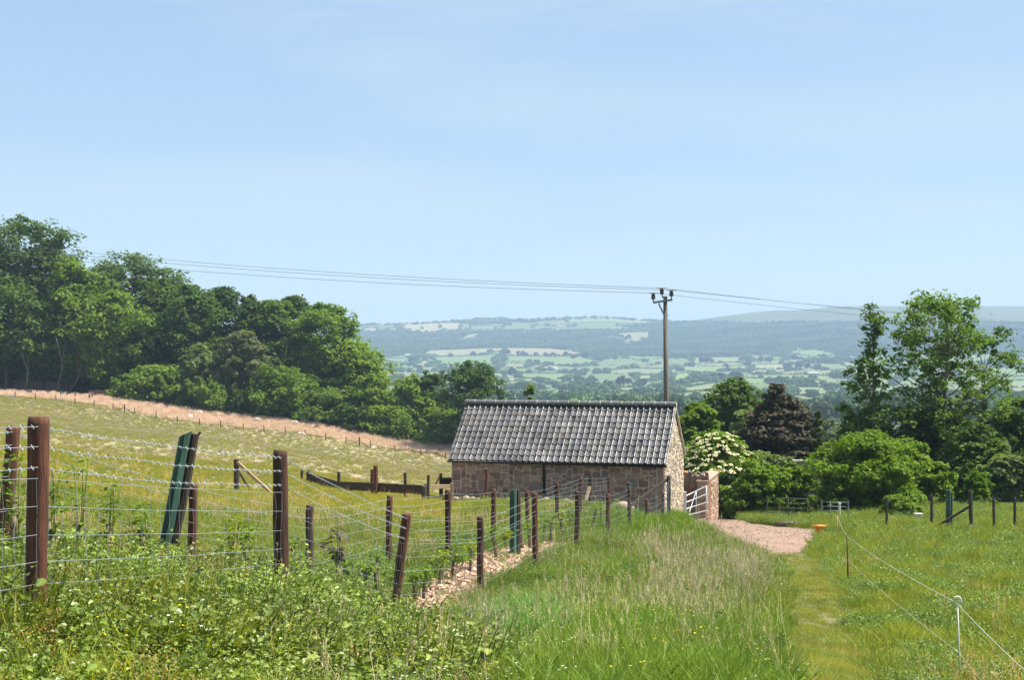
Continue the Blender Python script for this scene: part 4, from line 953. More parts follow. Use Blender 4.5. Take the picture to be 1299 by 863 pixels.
for k in range(1, 20):
    a = -LN-.12+k*(LN+.24)/20; w = .018+.014*r.rand()
    prof = [(.178*math.sin(t), .139*math.cos(t)) for t in np.linspace(-1.5, 1.5, 7)]
    A = [(a-w, yr_+p, zr_+q) for p, q in prof]; B = [(a+w*.4, yr_+p, zr_+q) for p, q in prof]
    m.add(A+B, [(i, i+1, 7+i+1, 7+i) for i in range(6)])
m.box((.085, yr_, zr_), (.03, .24, .2), bev=.01); m.box((-LN-.105, yr_, zr_), (.03, .24, .2), bev=.01)
m.build('ridge', [M['ridge'], M['mortar']], be, True, local=True)
for x in (.055, -LN-.055):
    m = MB()
    for s, y0 in ((1, 0), (-1, WD)):
        a = Vector((x, y0, HE))-Vector((0, sd.y*s, sd.z))*OV*.9+Vector((0, 0, .065)); b = Vector((x, WD/2, HR+.05)); m.beam(a, b, .09, .06)
    m.build('verge', M['mortar'], be, local=True)
m = MB(); gy, gz0 = -OV*sd.y-.03, HE-OV*sd.z+.06
prof = [(.07*math.sin(t), -.07*math.cos(t)) for t in np.linspace(-1.57, 1.57, 8)]; pin = [(p*.86, q*.86) for p, q in prof]
ring = prof+pin[::-1]; nr = len(ring)
m.add([(-LN-.12, gy+p, gz0+q) for p, q in ring]+[(.12, gy+p, gz0-.03+q) for p, q in ring], [(i, (i+1) % nr, nr+(i+1) % nr, nr+i) for i in range(nr)]+[tuple(range(nr)), tuple(range(nr, 2*nr))[::-1]])
m.build('gutter', M['gutter'], be, True, local=True)
m = MB(); xd = -LN*.555
m.tube([(xd, gy, gz0-.03), (xd, gy, gz0-.14), (xd, -.075, gz0-.30), (xd, -.075, .4)], .055, 10)
for z in (.9, 1.5, 2.1): m.tube([(xd, -.075, z), (xd, -.075, z+.05)], .066, 10)
m.build('downpipe', M['gutter'], be, True, local=True)
m = MB(); m.beam((-LN-.08, .01-OV*sd.y*.7, HE-OV*sd.z*.7+.03), (.08, .01-OV*sd.y*.7, HE-OV*sd.z*.7+.03), .03, .10); m.build('fascia', M['gutter'], be, local=True)

# boulders at the foot of the barn wall
for i, (a, b, s) in enumerate([(578, 633, .16), (592, 632, .22), (600, 636, .18), (607, 633, .14), (645, 634, .17), (688, 638, .20), (693, 641, .26), (713, 643, .17), (719, 640, .26), (726, 641, .14), (783, 636, .32), (792, 637, .40), (800, 640, .22), (683, 634, .16)]):
    d = 61.0-(a-573)/270*2.6 if i < 10 or i == 13 else 58.9
    s *= .72; p = W(a, b, d); z = g1(p.x, d)
    import bmesh as _b
    bm = _b.new(); _b.ops.create_icosphere(bm, subdivisions=2, radius=1); rr = rs(40+i); ax = rr.randn(5, 3)
    for v in bm.verts:
        k = 1
        for q in ax: k = min(k, (.78+.1*rr.rand())/max(.55, v.co.dot(Vector(q).normalized())+.02)) if v.co.dot(Vector(q).normalized()) > .6 else k
        v.co = v.co*k; v.co.x *= s*1.25; v.co.y *= s; v.co.z *= s*.75
    me = bpy.data.meshes.new('boulder'); bm.to_mesh(me); bm.free(); me.materials.append(M['boulder'])
    zz = z+s*.5+.12; o = link('boulder', me, None, (p.x, d, zz)); o.rotation_euler = (0, 0, rr.rand()*6)
    tag(o, 'largest pink boulder by the right end of the barn wall' if i == 11 else ('second pink boulder left of the largest one by the barn' if i == 10 else 'pale pinkish rubble stone lying along the foot of the barn wall'), 'boulder', 'rubble stones along the barn wall')

# ------------------------------------------------------------------ fences
def axis_pts(px, top, d, base_z, lean=0):
    t = W(px, top, d); b = Vector((t.x-lean, d, base_z)); return b, t
def post_mesh(m, b, t, r, seed=0, n=12):
    rr = random.Random(seed); d = t-b; pts = [b-d.normalized()*.3]+[b+d*k for k in (0, .2, .4, .6, .8, .97, 1)]
    pts = [p+Vector((rr.gauss(0, .004), rr.gauss(0, .004), 0)) for p in pts]; pts[-1] = t
    m.tube(pts, [r*(1+rr.gauss(0, .035)) for _ in pts[:-1]]+[r*.93], n, jit=.06, rng=rr)
def barb(m, p, d, s=.013):
    d = d.normalized(); u = d.cross(Vector((0, 0, 1))).normalized(); w = u.cross(d)
    for q in (u+w, u-w):
        q = q*s*random.uniform(.8, 1.2); m.tube([p-q+d*.006, p+q-d*.006], .0015, 3, False)
    m.tube([p-d*.012, p+d*.012], .0036, 4, False)
def wire_fence(name, label, posts, offs_barb, offs_net, maxd=60, r_=.0020, stays=.15):
    """posts: (b, t, radius, material, part label)"""
    e = empty(name, (posts[0][0])); tag(e, label, 'fence')
    for i, (b, t, r, mt, lab) in enumerate(posts):
        m = MB(); post_mesh(m, b, t, r, i+int(abs(b.x)*100), 16); o = m.build('fence_post', M[mt], e, True)
        if lab: o['label'] = lab
    def at(i, off):
        b, t, r, _, _ = posts[i]; d = (t-b).normalized(); return t-d*off+Vector((r*.3, -r*1.03, 0))
    def line(off, sag, wob):
        P = []
        for i in range(len(posts)-1):
            a, b = at(i, off), at(i+1, off); k = max(3, int((b-a).length/.5))
            for j in range(k): f = j/k; P.append(a.lerp(b, f)+Vector((0, 0, -sag*4*f*(1-f)+random.gauss(0, wob)*(j > 0))))
        P.append(at(len(posts)-1, off)); return P
    for off in offs_barb:
        m = MB(); P = line(off, .02+.02*random.random(), .004)
        m.tube(P, r_, 4, False)
        for a, b in zip(P[:-1], P[1:]):
            if a.y < 19:
                k = max(1, int((b-a).length/.11))
                for j in range(k): barb(m, a.lerp(b, (j+.5)/k), b-a)
        m.build('barbed_wire', M['wire'], e)
    m = MB(); LP = [line(o_, .012, .002) for o_ in offs_net]
    for P in LP: m.tube(P, r_*.85, 4, False)
    for s in range(len(LP[0])-1):
        Ls = (LP[0][s+1]-LP[0][s]).length; k = max(1, round(Ls/(stays if LP[0][s].y < 24 else .3)))
        for j in range(k):
            f = j/k; col_ = [P[s].lerp(P[s+1], f) for P in LP]
            m.tube([c+Vector((random.gauss(0, .006), 0, 0)) for c in col_], r_*.55, 3, False)
    m.build('wire_netting', M['wire'], e)
    return e
near = []
SP = .085/2
for (a, top, d, bz, r, ln, mt, lab) in [
    (49, 529, 9.6, -2.05, .066, .02, 'post', 'thick reddish round post, nearest in view'), (356, 572, 14.2, -2.6, .069, .0, 'post_dark', 'thick dark corner post'),
    (516, 652, 19.5, -3.62, .058, .18, 'post', 'leaning reddish stake'), (609, 656, 23.5, -3.98, .052, 0, 'post_dark', None), (678, 626, 27, -4.05, .052, -.02, 'post', None), (732.5, 624, 33, -4.65, .052, .02, 'post_dark', None),
    (771, 627, 40, -5.35, .052, 0, 'post', None), (798, 618, 46, -5.8, .052, 0, 'post_dark', None), (820, 633, 52, -6.4, .05, 0, 'post', None), (841, 625, 56, -6.7, .05, 0, 'post', None), (848.5, 604, 57.5, -6.8, .075, 0, 'post_old', 'tall dark end post')]:
    b, t = axis_pts(a, top, d, bz, ln); near.append((b, t, r, mt, lab))
near = [(Vector((-4.0, 4.9, -1.55)), Vector((-4.0, 4.9, -.15)), .06, 'post', None)]+near
nf = wire_fence('stock_fence', 'near stock fence of reddish posts, three barbed strands and wire netting', near, (.06, .185, .315), (.385, .56, .74, .91, 1.05, 1.16), 60)
a_, b_ = W(846, 609, 57.5), W(800, 642, 56.4)
m = MB(); m.beam(a_, b_, .09, .10); o = m.build('brace', M['post_old'], nf)
second = []
for (a, top, d, bz, r, mt, lab) in [(17, 541, 14, -2.05, .06, 'post', 'leaning reddish post at the left edge'), (245, 614, 18, -2.95, .055, 'post', None), (393, 641, 19.8, -3.4, .05, 'post_dark', None), (494.5, 629, 24, -3.7, .05, 'post', None), (568, 622, 26, -3.85, .052, 'post_dark', None),
    (626, 621, 30, -4.2, .05, 'post', None), (668.5, 622, 35, -4.7, .05, 'post', None), (706.5, 613, 40, -5.0, .05, 'post_dark', None), (737, 605, 46, -5.4, .05, 'post', None), (772, 604, 52, -5.95, .05, 'post', None)]:
    b, t = axis_pts(a, top, d, bz, .10 if a == 17 else random.gauss(0, .02)); second.append((b, t, r, mt, lab))
second = [(Vector((-6.6, 9.5, -1.9)), Vector((-6.6, 9.5, -.65)), .05, 'post', None)]+second
wire_fence('stock_fence', 'farther stock fence of reddish stakes behind the planted saplings', second, (.05, .17), (.30, .46, .62, .78, .94), 60, .0021, .3)

def simple_fence(name, label, plist, h, r, mt, wires, d=None, braces=()):
    P = []
    for (a, base, dd) in plist: p = W(a, base, dd); p.z = g1(p.x, p.y); P.append(p)
    e = empty(name, P[0]); tag(e, label, 'fence')
    for i, p in enumerate(P):
        m = MB(); hh = h*(1.25 if i in braces else 1)*random.uniform(.94, 1.06); post_mesh(m, p, p+Vector((random.gauss(0, .02), 0, hh)), r*(1.4 if i in braces else 1), i, 8); m.build('fence_post', M[mt], e)
        if i in braces:
            for s in ((-1, 1) if len(plist) > 10 else (-1,)):
                m = MB(); q = p+Vector((s*1.5, 0, 0)); q.z = g1(q.x, q.y)+.05; m.beam(p+Vector((0, 0, hh*.62)), q, .08, .08); m.build('brace', M[mt], e)
    for z in wires:
        m = MB()
        m.tube([p+Vector((0, -r, h*z)) for p in P], .004 if P[0].y > 100 else .0022, 3, False); m.build('wire', M['wire'], e)
    return e
FP_ = [(-40, 498), (-5, 502), (19, 508), (45, 512), (71, 516), (95, 519), (119.4, 523), (143.5, 526), (158, 526.5), (171, 530), (198, 533), (225, 536.5), (253, 540), (280, 542.5), (309, 546), (335, 550.5), (362, 553.5), (387, 556), (413, 560), (439, 564.5), (456, 567), (470, 569.5), (501, 574), (534, 579), (565, 582), (598, 587)]
simple_fence('field_fence', 'long line of small stakes crossing the far field below the pink strip', [(a, b, 240.) for a, b in FP_], 1.15, .075, 'post_old', (.45, .95), braces=(8, 20))
RF = [(1125, 668, 60), (1182, 670, 59), (1232, 672, 57), (1261, 672, 57.5), (1287, 673, 57), (1330, 674, 56.5)]
simple_fence('field_fence', 'short dark posts with thin wire across the right hand meadow edge', RF, 1.2, .055, 'post_old', (.35, .65, .93), braces=(2,))
p = W(1203, 668, 58.5); z = g1(p.x, p.y)
m = MB(); m.tube([(p.x, p.y, z-.2), (p.x, p.y, z+.75), (p.x, p.y, z+1.45)], [.105, .10, .095], 10); m.tube([(p.x+.14, p.y+.03, z-.2), (p.x+.14, p.y+.03, z+1.25)], .035, 6)
tag(m.build('tree_guard', M['tubegreen']), 'dark green tree guard standing among the right hand fence posts', 'tree guard')

# braced strainer in the field
p = W(300, 627, 55); p.z = g1(p.x, 55)
e = empty('straining_post', p); tag(e, 'dark straining post with pale slanting brace alone in the left field', 'post')
t = W(300, 583, 55); m = MB(); post_mesh(m, p, Vector((p.x, 55, t.z)), .105, 3); m.build('post', M['post_old'], e)
q = W(346, 628, 54.6); m = MB(); m.beam(Vector((p.x+.05, 54.9, t.z-.10)), q, .10, .10); m.build('brace', M['plank'], e)
q = W(317, 622, 56.5); m = MB(); m.beam(Vector((p.x, 55.1, t.z-.35)), q, .07, .07); m.build('brace', M['post_old'], e)
# low board fence behind
e = empty('board_fence', W(391, 612, 64)); e.location.z = g1(e.location.x, 64); tag(e, 'low run of dark boards with posts bending across the left field', 'fence')
def rail(a, b, w=.10, h=.42, mt='boards'):
    m = MB(); m.beam(a, b, .06, h); m.build('board', M[mt], e)
A = [W(391, 602, 64), W(430, 613, 61), W(476, 614.5, 58.5), W(541, 618, 57.5)]
for i in range(3): rail(A[i]+Vector((0, 0, -.12)), A[i+1]+Vector((0, 0, -.12)), h=.34)
for i, (a, top, d, r) in enumerate([(383, 597, 66, .06), (391, 597, 64.1, .08), (430, 599, 61.1, .07), (472, 596, 59.5, .07), (476.5, 591, 58.4, .09), (514, 600, 58.5, .06), (543.5, 603, 58, .055), (538, 617, 57.4, .10)]):
    t = W(a, top, d); z = g1(t.x, d); m = MB(); post_mesh(m, Vector((t.x, d, z)), t, r, i, 10); m.build('fence_post', M['post' if i in (3, 4) else 'post_old'], e)
e = empty('wooden_rail', W(555, 632, 60)); e.location.z = g1(e.location.x, 60); tag(e, 'pale new wooden rail on short posts at the left corner of the barn', 'rail')
m = MB(); m.beam(W(541, 618, 59.5), W(574, 617.5, 60.3), .08, .16); m.build('rail', M['plank'], e)
for a in (540, 573):
    t = W(a, 613.5, 59.8); z = g1(t.x, t.y); m = MB(); m.box((t.x, t.y+.1, (t.z+z)/2-.1), (.12, .10, t.z-z+.2), bev=.01); m.build('post', M['plank'], e)
e = empty('hay_rack', W(568, 626, 67)); e.location.z = g1(e.location.x, 67); tag(e, 'black feed trough beside a dark post at the left barn corner', 'trough')
c = e.location; m = MB()
m.box((c.x+.1, 67, c.z+.62), (.75, .5, .06), bev=.01)
for s in (-1, 1): m.box((c.x+.1, 67+s*.27, c.z+.78), (.8, .05, .36), bev=.01); m.box((c.x+.1+s*.39, 67, c.z+.78), (.05, .5, .36), bev=.01)
m.build('tray', M['gutter'], e)
for sx in (-.25, .45):
    for sy in (-.18, .18): m = MB(); m.tube([(c.x+sx, 67+sy, c.z-.1), (c.x+sx, 67+sy, c.z+.6)], .035, 6); m.build('leg', M['gutter'], e)
t = W(559, 601, 66); z = g1(t.x, 66); e = empty('gate_stake', (t.x, 66, z)); tag(e, 'dark stake with a pale slanting prop left of the barn', 'post')
m = MB(); post_mesh(m, Vector((t.x, 66, z)), t, .07, 5); m.build('post', M['post_old'], e)
m = MB(); m.beam(t+Vector((-.02, -.08, -.05)), W(551, 619, 65.6), .06, .06); m.build('brace', M['plank'], e)
for i, (a, top, d, lab) in enumerate([(617, 595, 60, 'lone brown post against the left part of the barn wall'), (749, 604.5, 60, 'dark post with a pale prop before the barn wall'), (798, 614, 58, 'green topped stake before the right part of the barn wall')]):
    t = W(a, top, d); z = g1(t.x, d); e = empty('wall_post', (t.x, d, z)); tag(e, lab, 'post')
    m = MB(); post_mesh(m, Vector((t.x, d, z)), t, .075 if i < 2 else .06, 60+i); m.build('post', M['post' if i == 0 else 'post_old'], e)
    if i == 1: m = MB(); m.beam(W(748, 618, d-.1), W(743, 636, d-.5), .11, .09); m.build('brace', M['plank'], e)
    if i == 2: m = MB(); m.tube([t+Vector((0, 0, -.42)), t+Vector((0, 0, .03))], .085, 8); m.build('sleeve', M['tubegreen'], e)

# green tree guards on the slope
def guard(px0, top, px1, bot, d, w, lab):
    a, b = W(px1, bot, d), W(px0, top, d); e = empty('tree_guard', (a.x, d, g1(a.x, d))); tag(e, lab, 'tree guard')
    a = a-(b-a)*.15
    m = MB(); x = Vector((w/2, 0, 0)); th = Vector((0, .09, 0)); dy = Vector((0, .16, 0))
    # open folded sheet of mesh wrapped round the stem
    ring = [(-1, 0), (-.9, -.55), (-.4, -.9), (.3, -.9), (.85, -.45), (1, .2)]
    R1 = [a+x*p+dy*q for p, q in ring]+[a+x*p*.95+dy*(q*.95+.03) for p, q in ring[::-1]]; R2 = [b+x*p+dy*q+Vector((0, 0, .03*p)) for p, q in ring]+[b+x*p*.95+dy*(q*.95+.03)+Vector((0, 0, .03*p)) for p, q in ring[::-1]]
    n = len(R1); m.add(R1+R2, [(i, (i+1) % n, n+(i+1) % n, n+i) for i in range(n)]+[tuple(range(n))[::-1], tuple(range(n, 2*n))])
    m.build('mesh_guard', M['tubegreen'], e)
    off = Vector((w*.62, .05, 0)); m = MB(); m.tube([a+off*.9, a.lerp(b, .5)+off+Vector((.01, 0, 0)), b+off*1.05], [.06, .055, .05], 8, jit=.2); m.tube([a.lerp(b, .93)+off, b+off+Vector((.07, 0, .02))], [.02, .012], 5); m.build('stake', M['post_old'], e)
guard(236, 551, 214, 672, 16.5, .125, 'leaning dark green tree guard with a rough stake, behind the near fence')
guard(651, 622, 651, 698, 29, .14, 'upright green tree guard with a stake, before the barn wall')

# ------------------------------------------------------------------ saplings
def sapling(px, top, d, hue, style, lab, grp, seed):
    r = random.Random(seed); x = (px-CX)/F*d; z = g1(x, d); H = (CY-top)/F*d-z; H = max(.45, H)
    e = empty('sapling', (x, d, z)); tag(e, lab, 'sapling', grp)
    tl = Vector((r.gauss(0, .05), r.gauss(0, .03), 0)); th = min(H*.72, .62)
    if style != 'bare':
        m = MB(); m.tube([Vector((0, 0, -.1)), tl*.4+Vector((0, 0, th*.5)), tl*.8+Vector((0, 0, th))], [.028, .027, .025], 8); m.build('tube', M['tube'], e, True, local=True)
    m = MB(); m.tube([(.04, .01, -.15), Vector((.045, .01, H*.93))+tl], .008, 5); m.build('cane', M['cane'], e, local=True)
    pb = PB(); nl = 80 if style != 'maple' else 34
    for k in range(4): pb.stem(tl*.5+Vector((0, 0, th*.6)), tl+Vector((r.gauss(0, .06), r.gauss(0, .06), H*(.85+.15*r.random()))), .004, 0, .2)
    for k in range(nl):
        zz = th*.8+(H-th*.8)*r.random(); sp = .10*(1.3-abs(zz/H-.8))
        a = r.random()*6.28; d_ = Vector((math.cos(a), math.sin(a), r.uniform(-.4, .6))); s = (.062 if style != 'maple' else .12)*r.uniform(.7, 1.3)
        pb.leaf(tl*(zz/H)+Vector((r.gauss(0, sp*.6), r.gauss(0, sp*.6), zz)), d_, (r.gauss(0, .4), r.gauss(0, .4), 1), s, s*.72, 0, r.random())
    link('foliage', pb.mesh('sapling_leaves', [hue]), e)
LY = leafmat('leaf_yellow', (.18, .24, .02), (.34, .38, .03), .35); LG = leafmat('leaf_sapling', (.10, .17, .018), (.21, .30, .04), .4); LR = leafmat('leaf_reddish', (.12, .09, .045), (.20, .17, .07), .3)
SG = 'young hedge saplings planted between the two fences'
SX = [(16, 575, 13.2, LG, 't', 'sapling beside the leaning left edge post'), (68, 585, 13.4, LG, 't', 'leafy sapling just right of the nearest thick post'), (103, 583, 14.2, LG, 't', 'tall sapling, second right of the nearest thick post'), (135, 612, 15, LG, 't', 'shorter sapling midway to the leaning green guard'),
      (186, 640, 15.5, LG, 't', 'small sapling left of the leaning green guard'), (290, 655, 16.2, LY, 't', 'yellow leaved sapling left of the dark corner post'), (311, 664, 16.8, LG, 't', 'dull sapling next to the yellow leaved one'), (432, 668, 19.6, LR, 'maple', 'sapling with large reddish green leaves past the corner post'),
      (382, 680, 18.4, LG, 't', 'leafy sapling close right of the corner post'), (372, 700, 17.8, LG, 't', 'low sapling touching the corner post')]
for i, s in enumerate(SX): sapling(*s[:5], s[5], SG, 500+i)
r_ = random.Random(3)
for i, (a, t, d) in enumerate([(448, 712, 19.8), (466, 712, 20.2), (478, 700, 20.8), (492, 720, 20.6), (527, 728, 21.0), (537, 722, 21.6), (548, 706, 22.6), (556, 700, 23.2), (572, 690, 24.2), (585, 700, 24), (596, 688, 25.4), (630, 668, 27.6), (640, 672, 28.4), (663, 664, 30.5), (672, 660, 31.2), (690, 655, 33), (699, 652, 34), (711, 648, 35.8), (720, 645, 37), (751, 640, 42), (762, 636, 44), (783, 634, 48)]):
    sapling(a, t, d, LG if r_.random() < .75 else LY, 't' if i % 3 else 'bare', 'thin green sapling tied to a cane along the fence towards the barn', SG+' towards the barn', 540+i)

# ------------------------------------------------------------------ sheep
def sheep_mesh(graze):
    me = bpy.data.meshes.new('sheep')
    vs = [(0, 0, .62), (.28, 0, .64), (.48, 0, .66), (-.28, 0, .63), (-.46, 0, .60), (.62, 0, .78 if not graze else .50), (.76, 0, .80 if not graze else .30), (.90, 0, .74 if not graze else .18),
          (.34, .13, .40), (.35, .13, .02), (.34, -.13, .40), (.35, -.13, .02), (-.36, .13, .40), (-.39, .13, .24), (-.36, .13, .02), (-.36, -.13, .40), (-.39, -.13, .24), (-.36, -.13, .02), (-.56, 0, .42), (.74, .10, .83 if not graze else .34), (.74, -.10, .83 if not graze else .34)]
    es = [(0, 1), (1, 2), (0, 3), (3, 4), (2, 5), (5, 6), (6, 7), (1, 8), (8, 9), (1, 10), (10, 11), (3, 12), (12, 13), (13, 14), (3, 15), (15, 16), (16, 17), (4, 18), (6, 19), (6, 20)]
    rad = [.27, .26, .21, .27, .19, .12, .10, .055, .075, .04, .075, .04, .09, .05, .04, .09, .05, .04, .04, .035, .035]
    me.from_pydata(vs, es, []); me.materials.append(M['wool'])
    return me, rad
def sheep(a, b, d, rz, graze, lab, s=1.0):
    me, rad = sheep_mesh(graze); p = W(a, b, d); z = g1(p.x, p.y)
    o = link('sheep', me, None, (p.x, p.y, z)); o.rotation_euler = (0, 0, rz); o.scale = (s, s, s)
    md = o.modifiers.new('Skin', 'SKIN'); 
    if not me.skin_vertices: 
        bpy.context.view_layer.objects.active = o
    for v, q in zip(me.skin_vertices[0].data, rad): v.radius = (q, q)
    me.skin_vertices[0].data[0].use_root = True
    o.modifiers.new('Sub', 'SUBSURF').render_levels = 2; tag(o, lab, 'sheep', 'sheep in the far field')
sheep(241, 535, 246, 1.3, True, 'sheep seen end on below the hedge, nearest the left stakes', 1.15); sheep(252, 528, 256, .2, True, 'pale sheep half hidden under the hedge behind another sheep'); sheep(327, 535, 253, 3.0, True, 'sheep grazing in the pink strip at the foot of the hedge', 1.1)
sheep(373, 540, 255, .1, True, 'sheep close under the hedge, farthest right of them'); sheep(382, 557, 238, .15, True, 'sheep lying low just below the line of far stakes', .9)

# ------------------------------------------------------------------ utility pole and lines
PD = 72.0
b = W(846.5, 0, PD); zb = g1(b.x, PD); t = W(844, 376, PD)
e = empty('utility_pole', (b.x, PD, zb)); tag(e, 'tall wooden utility pole with three insulators behind the barn', 'utility pole')
m = MB(); m.tube([(b.x, PD, zb-.3), ((b.x+t.x)/2, PD, (zb+t.z)/2), t], [.155, .13, .10], 14, jit=.03); m.build('pole', M['pole'], e, True)
ca, cb = W(828.5, 384, PD-.15), W(853, 380.5, PD-.15)
m = MB(); m.beam(ca, cb, .09, .10); m.build('crossarm', M['steel'], e)
m = MB(); m.beam(W(835.5, 385, PD-.2), W(842, 399, PD-.14), .05, .06); m.build('brace', M['steel'], e)
m = MB(); m.tube([W(843, 400, PD-.13), W(848.5, 399.5, PD-.13)], .02, 6); m.build('bolt', M['steel'], e)
INS = [W(828.7, 374.5, PD-.15), W(839.5, 368.2, PD-.05), W(851.7, 370.8, PD-.15)]
for i, q in enumerate(INS):
    base = [W(828.7, 383, PD-.15), W(841, 378, PD-.05), W(851.7, 380, PD-.15)][i]
    m = MB(); m.tube([base, q-Vector((0, 0, .17))], .03, 6); o = m.build('insulator_pin', M['steel'], e)
    m = MB(); pr = [(.0, .05), (.02, .10), (.06, .105), (.10, .10), (.13, .075), (.15, .10), (.19, .105), (.22, .07), (.25, .055), (.26, .12), (.28, .125), (.30, .03)]
    m.tube([q+Vector((0, 0, h-.20)) for h, _ in pr], [k for _, k in pr], 12); m.build('insulator', M['insul'], e, True)
    m = MB(); m.tube([q+Vector((-.22, 0, .095)), q+Vector((.22, 0, .095))], .02, 5); m.build('clamp', M['steel'], e)
LE = [W(-400, 268, 108), W(-400, 253, 108), W(-400, 262, 107)]
LE = [W(-330, 277, 104), W(-330, 262, 106), W(-330, 268, 102)]
RE = [W(1640, 428, 190), W(1640, 421, 190), W(1640, 416, 192)]
NM = ['left', 'middle', 'right']
for i in range(3):
    q = INS[i]+Vector((0, 0, .10)); m = MB(); P = []
    for A_, B_, sag in ((LE[i], q, .9), (q, RE[i], .9)):
        for k in range(40): f = k/40; P.append(A_.lerp(B_, f)+Vector((0, 0, -sag*4*f*(1-f))))
    P.append(RE[i]); m.tube(P, .0105, 5)
    tag(m.build('power_line', M['line']), 'thin power line crossing the sky over the %s insulator of the pole' % NM[i], 'power line')

# ------------------------------------------------------------------ gate, red walls
def zat(px, d): return g1((px-CX)/F*d, d)
gl, gr = W(869.5, 0, 67.2), W(895.5, 0, 71.4); gl.z, gr.z = zat(869.5, 67.2)-.05, zat(895.5, 71.4)
glt, grt = W(869.5, 630, 67.2), W(896, 617, 71.4)
e = empty('metal_gate', gl); tag(e, 'silver metal field gate between the barn gable and the red wall', 'gate')
m = MB()
for f in (0, .24, .48, .72, .96):
    m.tube([glt.lerp(gl, f), grt.lerp(gr, f)], .024, 8)
m.tube([glt, gl], .026, 8); m.tube([grt, gr+Vector((0, 0, .05))], .03, 8)
m.tube([glt.lerp(grt, .5), gl.lerp(gr, .5)], .02, 6); m.tube([gl.lerp(gr, .05)+Vector((0, 0, .1)), grt.lerp(glt, .5)], .02, 6)
m.build('gate_frame', M['galv'], e, True)
m = MB(); p0 = gl+(gl-gr).normalized()*.12; m.box(((p0.x), p0.y, (glt.z+gl.z)/2+.05), (.13, .13, glt.z-gl.z+.35), bev=.015); m.build('gate_post', M['galv'], e)
m = MB()
for f in (.15, .85): q = glt.lerp(gl, f); m.tube([q+(p0-gl)*.6, q], .03, 6)
m.build('hinge', M['galv'], e)
# red wall: near return wall (lit end) and the coped wall behind
def prism(m, a, b, th, za, zb_, ztop_a, ztop_b, side):
    a, b = Vector(a), Vector(b); d = (b-a).normalized(); n = Vector((-d.y, d.x, 0))*th*side
    vs = [(a.x, a.y, za), (b.x, b.y, zb_), (b.x+n.x, b.y+n.y, zb_), (a.x+n.x, a.y+n.y, za), (a.x, a.y, ztop_a), (b.x, b.y, ztop_b), (b.x+n.x, b.y+n.y, ztop_b), (a.x+n.x, a.y+n.y, ztop_a)]
    m.add(vs, [(0, 1, 5, 4), (1, 2, 6, 5), (2, 3, 7, 6), (3, 0, 4, 7), (4, 5, 6, 7), (3, 2, 1, 0)])
q0 = W(896.5, 0, 71.9); dq = Vector((SB, CB, 0)); Lq = 3.9; q1 = q0+dq*Lq; z0_ = g1(q0.x, q0.y)-.4; z1_ = g1(q1.x, q1.y)-.6
q0.z = q1.z = 0; nq = Vector((dq.y, -dq.x, 0)); nn = -nq
e = empty('red_wall', (q0.x, q0.y, z0_+.4)); tag(e, 'sunlit pinkish stone wall with smooth pink top between the silver gate and the elder', 'wall')
m = MB(); tA = W(0, 613, 71.9).z; tB = W(0, 600.5, 75.7).z
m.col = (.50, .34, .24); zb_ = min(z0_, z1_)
prism(m, q0, q1, .45, zb_, zb_, tA, tB, 1)
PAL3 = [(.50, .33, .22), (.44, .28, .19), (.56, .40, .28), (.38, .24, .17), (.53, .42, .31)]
stones(m, (q0.x, q0.y, zb_), dq, (0, 0, 1), nq, Lq, min(tA, tB)-zb_-.05, (.12, .10), PAL3, lambda c: True, 21, big=(1, 4, 1, 2))
stones(m, q0+nn*.45+Vector((0, 0, zb_)), nq, (0, 0, 1), -dq, .45, tA-zb_-.02, (.11, .10), PAL3, lambda c: True, 22, big=(1, 4, 1, 2))
m.build('wall', M['stone'], e, attr=True)
m = MB(); up = Vector((0, 0, .05)); m.beam(Vector((q0.x, q0.y, tA))+nn*.22+up-dq*.04, Vector((q1.x, q1.y, tB))+nn*.22+up, .56, .11); m.build('coping', M['capping'], e)
s0, s1 = W(868, 0, 72.6), W(897, 0, 71.95); sz = zat(886, 72)-.4; st0, st1 = W(868, 612, 72.6).z, W(897, 612, 71.95).z; s1 = s0.lerp(s1, .965)
e = empty('coped_wall', (s0.x, s0.y, sz+.3)); tag(e, 'shaded red wall topped with rough upright coping stones behind the silver gate', 'wall')
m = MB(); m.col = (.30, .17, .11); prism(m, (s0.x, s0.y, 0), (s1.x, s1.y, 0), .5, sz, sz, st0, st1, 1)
ds = Vector((s1.x-s0.x, s1.y-s0.y, 0)); Ls = ds.length; ds.normalize()
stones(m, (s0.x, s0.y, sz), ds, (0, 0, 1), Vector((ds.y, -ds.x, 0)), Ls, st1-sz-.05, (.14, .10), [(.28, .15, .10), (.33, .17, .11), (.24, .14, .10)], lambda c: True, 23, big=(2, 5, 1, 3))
m.build('wall', M['stone'], e, attr=True)
m = MB(); k = 0; f = 0; rr = rs(3)
while f < Ls:
    w = .09+.10*rr.rand(); h = .25+.32*rr.rand(); q = Vector((s0.x, s0.y, st0+(st1-st0)*f/Ls))+ds*(f+w/2)+Vector((-ds.y, ds.x, 0))*.24
    m.box(q+Vector((0, 0, h/2-.02)), (w*.9, .46, h), Matrix.Rotation(rr.randn()*.12, 3, 'Y'), bev=.03); f += w
m.build('coping', M['coping'], e)
# orange upright thing on the wall by the gable: clay chimney pot
p = W(869, 603, 74); z = W(0, 610, 74).z
m = MB(); m.tube([(p.x, 74, z-.9), (p.x, 74, z-.1), (p.x, 74, z+.32), (p.x, 74, z+.36), (p.x, 74, z+.46)], [.17, .17, .14, .17, .16], 12)
tag(m.build('clay_pot', surf('terracotta', (.55, .26, .06), .8, .2, 4), None, True), 'orange clay pot standing just behind the barn gable corner', 'pot')

